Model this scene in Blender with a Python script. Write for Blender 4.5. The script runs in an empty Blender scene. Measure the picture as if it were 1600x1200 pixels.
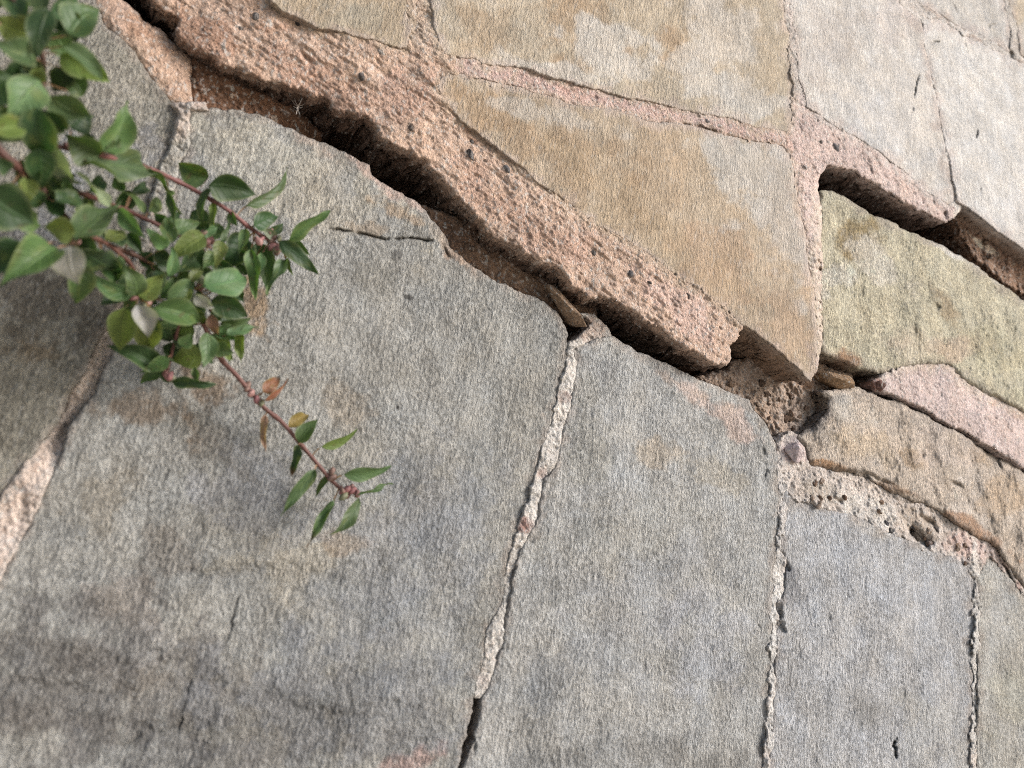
import bpy, math, random
import numpy as np
from mathutils import Matrix, Vector

random.seed(7)
# ------------------------------------------------------------------ camera, world, sun, exposure
scene = bpy.context.scene
F = 1200.0                       # focal length in units of the 1600 x 1200 photograph
D0 = 0.45                        # metres from lens to the wall along the axis
EYE = 1.70                       # height on the wall where the axis meets it
def _n(v):
    v = np.array(v, float); return v / np.linalg.norm(v)
AX = _n((2400, -823, -1200)); AZ = _n((600, 3500, -1200)); AZ = _n(AZ - AX * AZ.dot(AX)); AY = np.cross(AZ, AX)
R = np.array([AX, AY, AZ])       # camera axes -> world axes (X along the wall, Y into it, Z up)
FWD = R @ np.array((0, 0, -1.0))
CAM = np.array((0, 0, EYE)) - D0 * FWD
cd = bpy.data.cameras.new('camera'); cam = bpy.data.objects.new('camera', cd); scene.collection.objects.link(cam)
M = Matrix([[R[0][0], R[0][1], R[0][2], CAM[0]], [R[1][0], R[1][1], R[1][2], CAM[1]], [R[2][0], R[2][1], R[2][2], CAM[2]], [0, 0, 0, 1]])
cam.matrix_world = M
cd.sensor_width = 36; cd.lens = F / 1600 * 36; cd.clip_start = 0.01; cd.clip_end = 500
cd.dof.use_dof = True; cd.dof.focus_distance = 0.52; cd.dof.aperture_fstop = 8.0
scene.camera = cam

SUN_DIR = _n((0.74, -0.58, 0.52))            # towards the light
world = bpy.data.worlds.new('World'); scene.world = world; world.use_nodes = True
nt = world.node_tree; nt.nodes.clear()
sky = nt.nodes.new('ShaderNodeTexSky'); sky.sky_type = 'NISHITA'; sky.sun_disc = False
sky.sun_elevation = math.asin(SUN_DIR[2]); sky.sun_rotation = math.atan2(SUN_DIR[0], SUN_DIR[1])
sky.dust_density = 2.0; sky.air_density = 1.0; sky.ozone_density = 1.0
bg = nt.nodes.new('ShaderNodeBackground'); bg.inputs['Strength'].default_value = 0.075
wo = nt.nodes.new('ShaderNodeOutputWorld'); nt.links.new(sky.outputs[0], bg.inputs[0]); nt.links.new(bg.outputs[0], wo.inputs[0])
sl = bpy.data.lights.new('sun', 'SUN'); sl.energy = 2.3; sl.angle = math.radians(23); sl.color = (1.0, 0.965, 0.935)
sun = bpy.data.objects.new('sun', sl); scene.collection.objects.link(sun)
sun.rotation_euler = Vector(SUN_DIR).to_track_quat('Z', 'Y').to_euler()
vs = scene.view_settings; vs.view_transform = 'Standard'; vs.look = 'None'; vs.gamma = 1; vs.exposure = 0.97
scene.cycles.max_bounces = 5; scene.cycles.diffuse_bounces = 3; scene.cycles.use_denoising = False; scene.cycles.filter_width = 0.95

# ------------------------------------------------------------------ helpers
STEP = 1.7
def tag(o, label=None, cat=None, group=None, kind=None):
    for k, v in (('label', label), ('category', cat), ('group', group), ('kind', kind)):
        if v: o[k] = v
    return o
def lin(c):
    c = np.array(c, float) / 255.0
    return np.where(c <= 0.04045, c / 12.92, ((c + 0.055) / 1.055) ** 2.4)
def alb(c, sat=.72):
    g = (c * np.array((.30, .50, .20))).sum(-1, keepdims=True); return g + (c - g) * sat
def P(px, py, h):
    """a point h metres in front of the wall plane, on the sight line of photograph position (px, py)"""
    px = np.asarray(px, float); py = np.asarray(py, float)
    d = np.stack([(px - 800) / F, -(py - 600) / F, -np.ones_like(px)], -1) @ R.T
    t = (-h - CAM[1]) / d[..., 1]
    return CAM + d * t[..., None]
def hashg(ix, iy, seed):
    h = (ix.astype(np.int64) * 374761393 + iy.astype(np.int64) * 668265263 + seed * 974634777) & 0xffffffff
    h = ((h ^ (h >> 13)) * 1274126177) & 0xffffffff
    return (h ^ (h >> 16)) & 0xffff
def pn(x, y, seed=0):
    """gradient noise, about -1 .. 1"""
    x0 = np.floor(x); y0 = np.floor(y); fx = x - x0; fy = y - y0
    u = fx * fx * fx * (fx * (fx * 6 - 15) + 10); v = fy * fy * fy * (fy * (fy * 6 - 15) + 10)
    out = []
    for dx, dy in ((0, 0), (1, 0), (0, 1), (1, 1)):
        a = hashg(x0 + dx, y0 + dy, seed) * (2 * math.pi / 65536)
        out.append(np.cos(a) * (fx - dx) + np.sin(a) * (fy - dy))
    return ((out[0] * (1 - u) + out[1] * u) * (1 - v) + (out[2] * (1 - u) + out[3] * u) * v) * 1.5
def fbm(x, y, f, octv=3, seed=0, gain=0.5):
    s = 0; a = 1.0
    for k in range(octv):
        s = s + a * pn(x * f, y * f, seed + 17 * k); f *= 2.03; a *= gain
    return s
def sstep(a, b, x):
    t = np.clip((x - a) / (b - a), 0, 1); return t * t * (3 - 2 * t)
def seg_dist(px, py, pts):
    d = np.full(px.shape, 1e9)
    for (x0, y0), (x1, y1) in zip(pts[:-1], pts[1:]):
        ex, ey = x1 - x0, y1 - y0
        t = np.clip(((px - x0) * ex + (py - y0) * ey) / (ex * ex + ey * ey + 1e-9), 0, 1)
        d = np.minimum(d, np.hypot(px - x0 - t * ex, py - y0 - t * ey))
    return d
def sdf(px, py, poly):
    d = seg_dist(px, py, poly + [poly[0]])
    ins = np.zeros(px.shape, bool); n = len(poly)
    for i in range(n):
        x0, y0 = poly[i]; x1, y1 = poly[(i + 1) % n]
        if y0 == y1: continue
        c = ((y0 > py) != (y1 > py)) & (px < (x1 - x0) * (py - y0) / (y1 - y0) + x0)
        ins ^= c
    return np.where(ins, d, -d)
def ax(lo, hi, a, b, s):
    return np.concatenate([np.arange(lo, a, 9.0), np.arange(a, b, s), np.arange(b, hi + 9, 9.0)])
XS = ax(-520, 1880, -30, 1630, STEP); YS = ax(-200, 1560, -30, 1230, STEP)
GX, GY = np.meshgrid(XS, YS)
W0 = P(GX, GY, np.zeros_like(GX)); WX = W0[..., 0]; WZ = W0[..., 2]
DEPTH = (W0 - CAM) @ FWD
MPP = DEPTH / F                                  # metres per photograph pixel
def link(o, parent=None):
    scene.collection.objects.link(o)
    if parent is not None: o.parent = parent
    return o
def mesh_from(name, verts, quads, mat, parent, tint=None, smooth=True):
    me = bpy.data.meshes.new(name)
    verts = np.ascontiguousarray(verts, np.float32); quads = np.ascontiguousarray(quads, np.int32)
    k = quads.shape[1]
    me.vertices.add(len(verts)); me.vertices.foreach_set('co', verts.ravel())
    me.loops.add(quads.size); me.loops.foreach_set('vertex_index', quads.ravel())
    me.polygons.add(len(quads)); me.polygons.foreach_set('loop_start', np.arange(len(quads), dtype=np.int32) * k)
    me.polygons.foreach_set('use_smooth', np.full(len(quads), smooth))
    me.update(calc_edges=True)
    if tint is not None:
        a = me.attributes.new('tint', 'FLOAT_COLOR', 'POINT')
        c = np.ones((len(verts), 4), np.float32); c[:, :3] = tint
        a.data.foreach_set('color', c.ravel())
    me.materials.append(mat)
    return link(bpy.data.objects.new(name, me), parent)

# ------------------------------------------------------------------ materials
def nmat(name):
    m = bpy.data.materials.new(name); m.use_nodes = True
    t = m.node_tree; t.nodes.clear()
    o = t.nodes.new('ShaderNodeOutputMaterial'); b = t.nodes.new('ShaderNodeBsdfPrincipled')
    t.links.new(b.outputs[0], o.inputs[0])
    return m, t, b, o
def N(t, typ, **kw):
    n = t.nodes.new(typ)
    for k, v in kw.items():
        if k in n.inputs: n.inputs[k].default_value = v
        else: setattr(n, k, v)
    return n
def noise(t, vec, scale, detail=3, rough=0.6):
    n = N(t, 'ShaderNodeTexNoise', Scale=scale, Detail=detail, Roughness=rough); t.links.new(vec, n.inputs['Vector']); return n.outputs['Fac']
def mth(t, op, a, b=None, c=None, clamp=False):
    n = N(t, 'ShaderNodeMath', operation=op); n.use_clamp = clamp
    for i, v in enumerate((a, b, c)):
        if v is None: continue
        if isinstance(v, (int, float)): n.inputs[i].default_value = v
        else: t.links.new(v, n.inputs[i])
    return n.outputs[0]
def ramp(t, fac, lo, hi, a, b):
    n = N(t, 'ShaderNodeMapRange'); n.inputs[1].default_value = lo; n.inputs[2].default_value = hi; n.inputs[3].default_value = a; n.inputs[4].default_value = b
    t.links.new(fac, n.inputs[0]); return n.outputs[0]
def rock(name, streak, grit, bump, contrast, speck, flk=.10):
    m, t, b, o = nmat(name)
    tc = N(t, 'ShaderNodeTexCoord'); mp = N(t, 'ShaderNodeMapping'); t.links.new(tc.outputs['Object'], mp.inputs[0])
    mp.inputs['Scale'].default_value = (1, 1, 1.0 / streak)
    g1 = noise(t, mp.outputs[0], grit, 4, 0.7)
    g2 = noise(t, tc.outputs['Object'], grit * 1.5, 3, 0.7)
    mp2 = N(t, 'ShaderNodeMapping'); t.links.new(tc.outputs['Object'], mp2.inputs[0]); mp2.inputs['Scale'].default_value = (1, 1, 1.0 / (streak * 1.5)); mp2.inputs['Rotation'].default_value = (0, .12, 0)
    g3 = noise(t, mp2.outputs[0], grit * .36, 3, 0.6)
    where = ramp(t, noise(t, tc.outputs['Object'], 34, 3, .6), .38, .62, .70, 1.18)      # rougher and smoother areas
    fine = mth(t, 'ADD', mth(t, 'MULTIPLY_ADD', g2, 0.50, mth(t, 'MULTIPLY', g1, 0.66)), mth(t, 'MULTIPLY', g3, .14))    # about 0.65 on average
    fl = N(t, 'ShaderNodeMapRange', interpolation_type='SMOOTHSTEP'); fl.inputs[1].default_value = .455; fl.inputs[2].default_value = .555; fl.inputs[3].default_value = -.5; fl.inputs[4].default_value = .5
    t.links.new(noise(t, mp.outputs[0], grit * .72, 2, .55), fl.inputs[0])
    vo = N(t, 'ShaderNodeTexVoronoi', feature='F1', Scale=grit * .8); t.links.new(mp.outputs[0], vo.inputs['Vector'])
    crisp = mth(t, 'ADD', mth(t, 'MULTIPLY', fl.outputs[0], flk), mth(t, 'MULTIPLY', mth(t, 'SUBTRACT', .45, vo.outputs['Distance']), flk * .8))
    mp3 = N(t, 'ShaderNodeMapping'); t.links.new(tc.outputs['Object'], mp3.inputs[0]); mp3.inputs['Scale'].default_value = (1, 1, .10); mp3.inputs['Rotation'].default_value = (0, -.06, 0)
    tool = mth(t, 'MULTIPLY', mth(t, 'SUBTRACT', noise(t, mp3.outputs[0], grit * .34, 3, .65), .5), .34 if streak > 1.5 else 0)       # upright tooling
    crisp = mth(t, 'ADD', crisp, tool)
    amp = mth(t, 'MULTIPLY', mth(t, 'ADD', mth(t, 'MULTIPLY', mth(t, 'SUBTRACT', fine, .65), .8), crisp), where)
    at = N(t, 'ShaderNodeAttribute', attribute_name='tint')
    val = ramp(t, amp, -.13, .13, 1 - contrast, 1 + contrast)
    mx = N(t, 'ShaderNodeVectorMath', operation='SCALE'); t.links.new(at.outputs['Color'], mx.inputs[0]); t.links.new(val, mx.inputs['Scale'])
    sp = noise(t, mp.outputs[0], grit * 0.62, 1, 0.5)
    dk = ramp(t, sp, 0.72, 0.78, 0.0, speck)
    mix = N(t, 'ShaderNodeMix', data_type='RGBA'); t.links.new(dk, mix.inputs[0]); t.links.new(mx.outputs[0], mix.inputs[6]); mix.inputs[7].default_value = (0.05, 0.045, 0.042, 1)
    pl = ramp(t, noise(t, mp2.outputs[0], grit * .9, 1, .5), .60, .72, 0, speck * 1.7)                      # pale grains
    mix2 = N(t, 'ShaderNodeMix', data_type='RGBA'); t.links.new(pl, mix2.inputs[0]); t.links.new(mix.outputs[2], mix2.inputs[6]); mix2.inputs[7].default_value = (0.62, 0.60, 0.56, 1)
    t.links.new(mix2.outputs[2], b.inputs['Base Color'])
    b.inputs['Roughness'].default_value = 0.9; b.inputs['Specular IOR Level'].default_value = 0.25
    bp = N(t, 'ShaderNodeBump', Strength=1.0, Distance=bump); t.links.new(amp, bp.inputs['Height']); t.links.new(bp.outputs[0], b.inputs['Normal'])
    return m
MAT_STONE = rock('dressed stone', 2.0, 830, 0.0082, 0.36, 0.24, .12)
MAT_SMOOTH = rock('rendered pale stone', 2.8, 760, 0.0040, 0.19, 0.16, .11)
MAT_MORTAR = rock('lime mortar', 1.2, 600, 0.0048, 0.32, 0.42)
MAT_EARTH = rock('crumbly earth', 1.0, 520, 0.0055, 0.36, 0.4)

# ------------------------------------------------------------------ the wall, stone by stone
wall = link(bpy.data.objects.new('stone_wall', None)); wall.empty_display_size = 0.2
tag(wall, 'old wall of grey and ochre stones in crumbling pink mortar with a dark open crack', 'wall', kind='thing')

# outlines in photograph units; a = appearance colour
S = {}
S['tan_corner'] = [(395,-210),(425,4),(455,22),(500,42),(545,53),(600,66),(634,74),(640,40),(632,0),(600,-210)]
S['tan_upper'] = [(664,-210),(674,0),(682,50),(694,82),(760,98),(820,104),(880,124),(960,144),(1040,163),(1120,178),(1190,198),(1228,202),(1237,180),(1235,120),(1228,60),(1220,0),(1190,-210)]
S['tan_lower'] = [(680,134),(690,119),(712,113),(740,119),(800,134),(850,149),(900,164),(960,171),(1010,189),(1080,196),(1140,211),(1190,222),(1224,228),(1234,242),(1244,290),(1250,330),(1262,400),(1270,450),(1276,520),(1275,580),(1268,596),(1235,566),(1200,534),(1161,509),(1100,460),(1040,420),(1000,390),(960,366),(920,345),(880,312),(840,286),(800,252),(770,227),(740,206),(712,182),(694,158)]
S['pale'] = [(1203,-210),(1234,0),(1244,60),(1250,120),(1262,165),(1278,176),(1300,192),(1340,213),(1385,243),(1420,272),(1450,297),(1480,316),(1489,312),(1485,280),(1472,220),(1457,140),(1443,80),(1437,32),(1402,6),(1380,-210)]
S['white'] = [(1444,80),(1459,140),(1475,220),(1488,280),(1494,316),(1515,326),(1545,350),(1575,375),(1600,391),(1700,460),(1900,600),(1900,286),(1700,161),(1620,113),(1588,95),(1545,72),(1500,50),(1462,28),(1440,30)]
S['top_chip'] = [(1396,-210),(1426,0),(1460,20),(1500,42),(1540,62),(1577,82),(1582,55),(1568,0),(1540,-210)]
S['top_edge'] = [(1556,-210),(1574,0),(1589,50),(1594,86),(1620,101),(1700,148),(1900,270),(1900,-210)]
S['olive'] = [(1279,299),(1302,299),(1330,312),(1360,335),(1400,350),(1440,371),(1480,386),(1500,401),(1540,426),(1570,451),(1600,471),(1750,576),(1900,690),(1900,775),(1750,712),(1600,646),(1550,622),(1510,598),(1480,572),(1440,570),(1400,577),(1370,584),(1340,578),(1305,562),(1281,550),(1277,500),(1275,430),(1276,360)]
S['boulder'] = [(1283,613),(1330,603),(1370,616),(1430,641),(1490,672),(1540,704),(1600,737),(1750,826),(1900,912),(1900,1240),(1700,1040),(1622,955),(1592,906),(1562,860),(1520,835),(1480,812),(1440,787),(1400,772),(1380,762),(1340,742),(1300,737),(1266,725),(1260,704),(1240,686),(1262,668),(1292,644),(1297,624)]
S['grey_left'] = [(298,173),(332,171),(378,175),(420,189),(465,210),(507,224),(542,244),(572,260),(578,278),(622,300),(652,319),(682,353),(697,378),(727,413),(765,437),(840,471),(870,490),(884,520),(884,548),(874,604),(856,670),(835,735),(824,785),(812,815),(800,855),(785,900),(780,940),(772,960),(759,985),(754,1012),(749,1038),(742,1069),(736,1090),(726,1144),(713,1200),(640,1560),(-420,1560),(-180,1190),(-4,912),(38,837),(70,767),(98,711),(108,669),(145,622),(174,561),(217,440),(258,330),(296,225)]
S['grey_mid'] = [(896,546),(940,530),(956,526),(996,551),(1022,562),(1060,581),(1097,596),(1135,613),(1167,628),(1191,658),(1208,690),(1214,740),(1217,800),(1216,850),(1206,880),(1204,940),(1202,1050),(1199,1120),(1190,1200),(1160,1560),(650,1560),(724,1200),(744,1144),(754,1090),(767,1069),(778,1035),(786,1012),(789,982),(792,952),(798,930),(803,900),(820,855),(842,806),(852,750),(866,735),(884,660),(898,604),(902,565)]
S['blue'] = [(1222,752),(1240,780),(1300,798),(1350,815),(1400,840),(1450,860),(1490,872),(1512,886),(1520,910),(1521,950),(1519,1050),(1514,1200),(1500,1560),(1180,1560),(1200,1200),(1208,1120),(1212,1050),(1214,945),(1226,930),(1226,880),(1222,850),(1226,800)]
S['far_grey'] = [(1545,869),(1570,898),(1602,936),(1640,985),(1720,1080),(1900,1280),(1900,1560),(1512,1560),(1526,1200),(1529,1050),(1530,950),(1529,905)]
S['near_grey'] = [(-520,-200),(100,-200),(148,0),(166,42),(212,82),(240,126),(268,160),(284,178),(266,225),(234,330),(200,440),(142,561),(108,622),(84,669),(50,711),(8,767),(-28,830),(-200,1150),(-430,1560),(-520,1560)]

Mo = {}
Mo['band'] = [(150,-200),(241,0),(276,38),(281,64),(329,86),(340,104),(367,108),(413,129),(444,136),(483,148),(511,158),(540,172),(566,185),(585,206),(626,229),(655,248),(684,268),(702,293),(727,319),(742,342),(761,361),(809,390),(835,405),(865,417),(899,446),(921,467),(955,469),(985,484),(1030,514),(1067,540),(1097,556),(1136,577),(1143,564),(1144,547),(1154,532),(1153,517),(1164,505),(1180,440),(960,340),(760,190),(715,140),(720,95),(705,60),(690,-200),(600,-200),(612,50),(470,15),(405,-200)]
Mo['strip'] = [(690,70),(760,85),(900,112),(1050,150),(1190,185),(1240,195),(1240,240),(1200,240),(1080,210),(960,186),(850,164),(740,134),(700,128)]
Mo['fork'] = [(1180,-200),(1212,0),(1222,60),(1228,120),(1228,180),(1210,195),(1205,226),(1225,240),(1238,300),(1250,400),(1262,480),(1266,560),(1274,590),(1281,560),(1290,500),(1290,430),(1282,320),(1279,296),(1281,272),(1290,258),(1304,260),(1330,268),(1360,283),(1390,300),(1410,316),(1440,330),(1477,347),(1489,343),(1497,318),(1485,300),(1420,255),(1340,200),(1270,165),(1254,60),(1244,0),(1216,-200)]
Mo['line'] = [(1380,-200),(1396,0),(1432,45),(1448,90),(1470,300),(1490,340),(1510,318),(1490,230),(1470,90),(1465,55),(1500,66),(1590,110),(1700,178),(1900,310),(1900,260),(1620,90),(1602,60),(1586,0),(1550,-200)]
Mo['ledge'] = [(1362,596),(1376,584),(1400,572),(1450,560),(1490,560),(1520,590),(1600,630),(1750,700),(1900,765),(1900,906),(1750,818),(1600,731),(1560,707),(1500,671),(1440,639),(1400,622),(1366,607)]
Mo['rubble'] = [(1208,690),(1222,680),(1240,676),(1262,690),(1280,715),(1340,730),(1400,755),(1480,795),(1562,845),(1600,890),(1640,960),(1760,1090),(1900,1230),(1900,1310),(1720,1110),(1600,960),(1560,905),(1535,890),(1534,1050),(1530,1200),(1515,1560),(1495,1560),(1508,1200),(1512,1050),(1512,900),(1450,880),(1350,835),(1260,805),(1236,790),(1232,850),(1230,940),(1218,1050),(1210,1200),(1190,1560),(1150,1560),(1184,1200),(1196,1050),(1200,900),(1208,800)]
Mo['joint'] = [(886,536),(900,530),(925,505),(905,490),(930,488),(951,514),(960,530),(925,545),(908,560),(902,604),(890,665),(870,740),(856,750),(846,806),(826,855),(806,900),(799,937),(796,952),(794,985),(790,1012),(782,1038),(770,1072),(757,1086),(745,1090),(725,1088),(735,1069),(745,1035),(750,1010),(754,982),(768,952),(776,930),(780,900),(794,855),(808,806),(820,760),(830,735),(850,670),(868,604),(880,560)]
Mo['left_joint'] = [(320,160),(330,190),(300,250),(262,340),(222,450),(182,565),(152,626),(114,672),(104,715),(76,771),(44,840),(2,920),(-170,1200),(-400,1560),(-450,1560),(-220,1150),(-40,830),(0,760),(44,706),(78,664),(100,618),(134,556),(180,436),(214,326),(246,230),(262,160)]
Mo['rim'] = [(95,-200),(140,0),(158,46),(205,90),(232,132),(262,168),(298,178),(302,170),(297,150),(304,106),(299,88),(270,70),(245,45),(206,14),(189,0),(150,-200)]
Ea = {}
Ea['fill'] = [(652,322),(690,331),(746,357),(800,388),(840,410),(884,444),(921,468),(934,492),(920,515),(840,490),(765,455),(720,420),(690,385),(672,355)]
Ea['corner'] = [(1080,596),(1130,578),(1165,555),(1200,545),(1290,570),(1336,588),(1340,600),(1330,612),(1290,622),(1305,640),(1270,680),(1250,690),(1225,690),(1205,680),(1185,652),(1160,630),(1120,612)]
Ea['shelf'] = [(296,172),(292,140),(300,86),(340,100),(400,128),(450,160),(500,205),(500,235),(430,205),(380,185)]
Ea['deep_lip'] = [(1490,340),(1510,322),(1545,346),(1600,388),(1750,490),(1900,600),(1900,680),(1750,570),(1600,462),(1570,445),(1545,425),(1520,400),(1500,370)]

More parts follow.
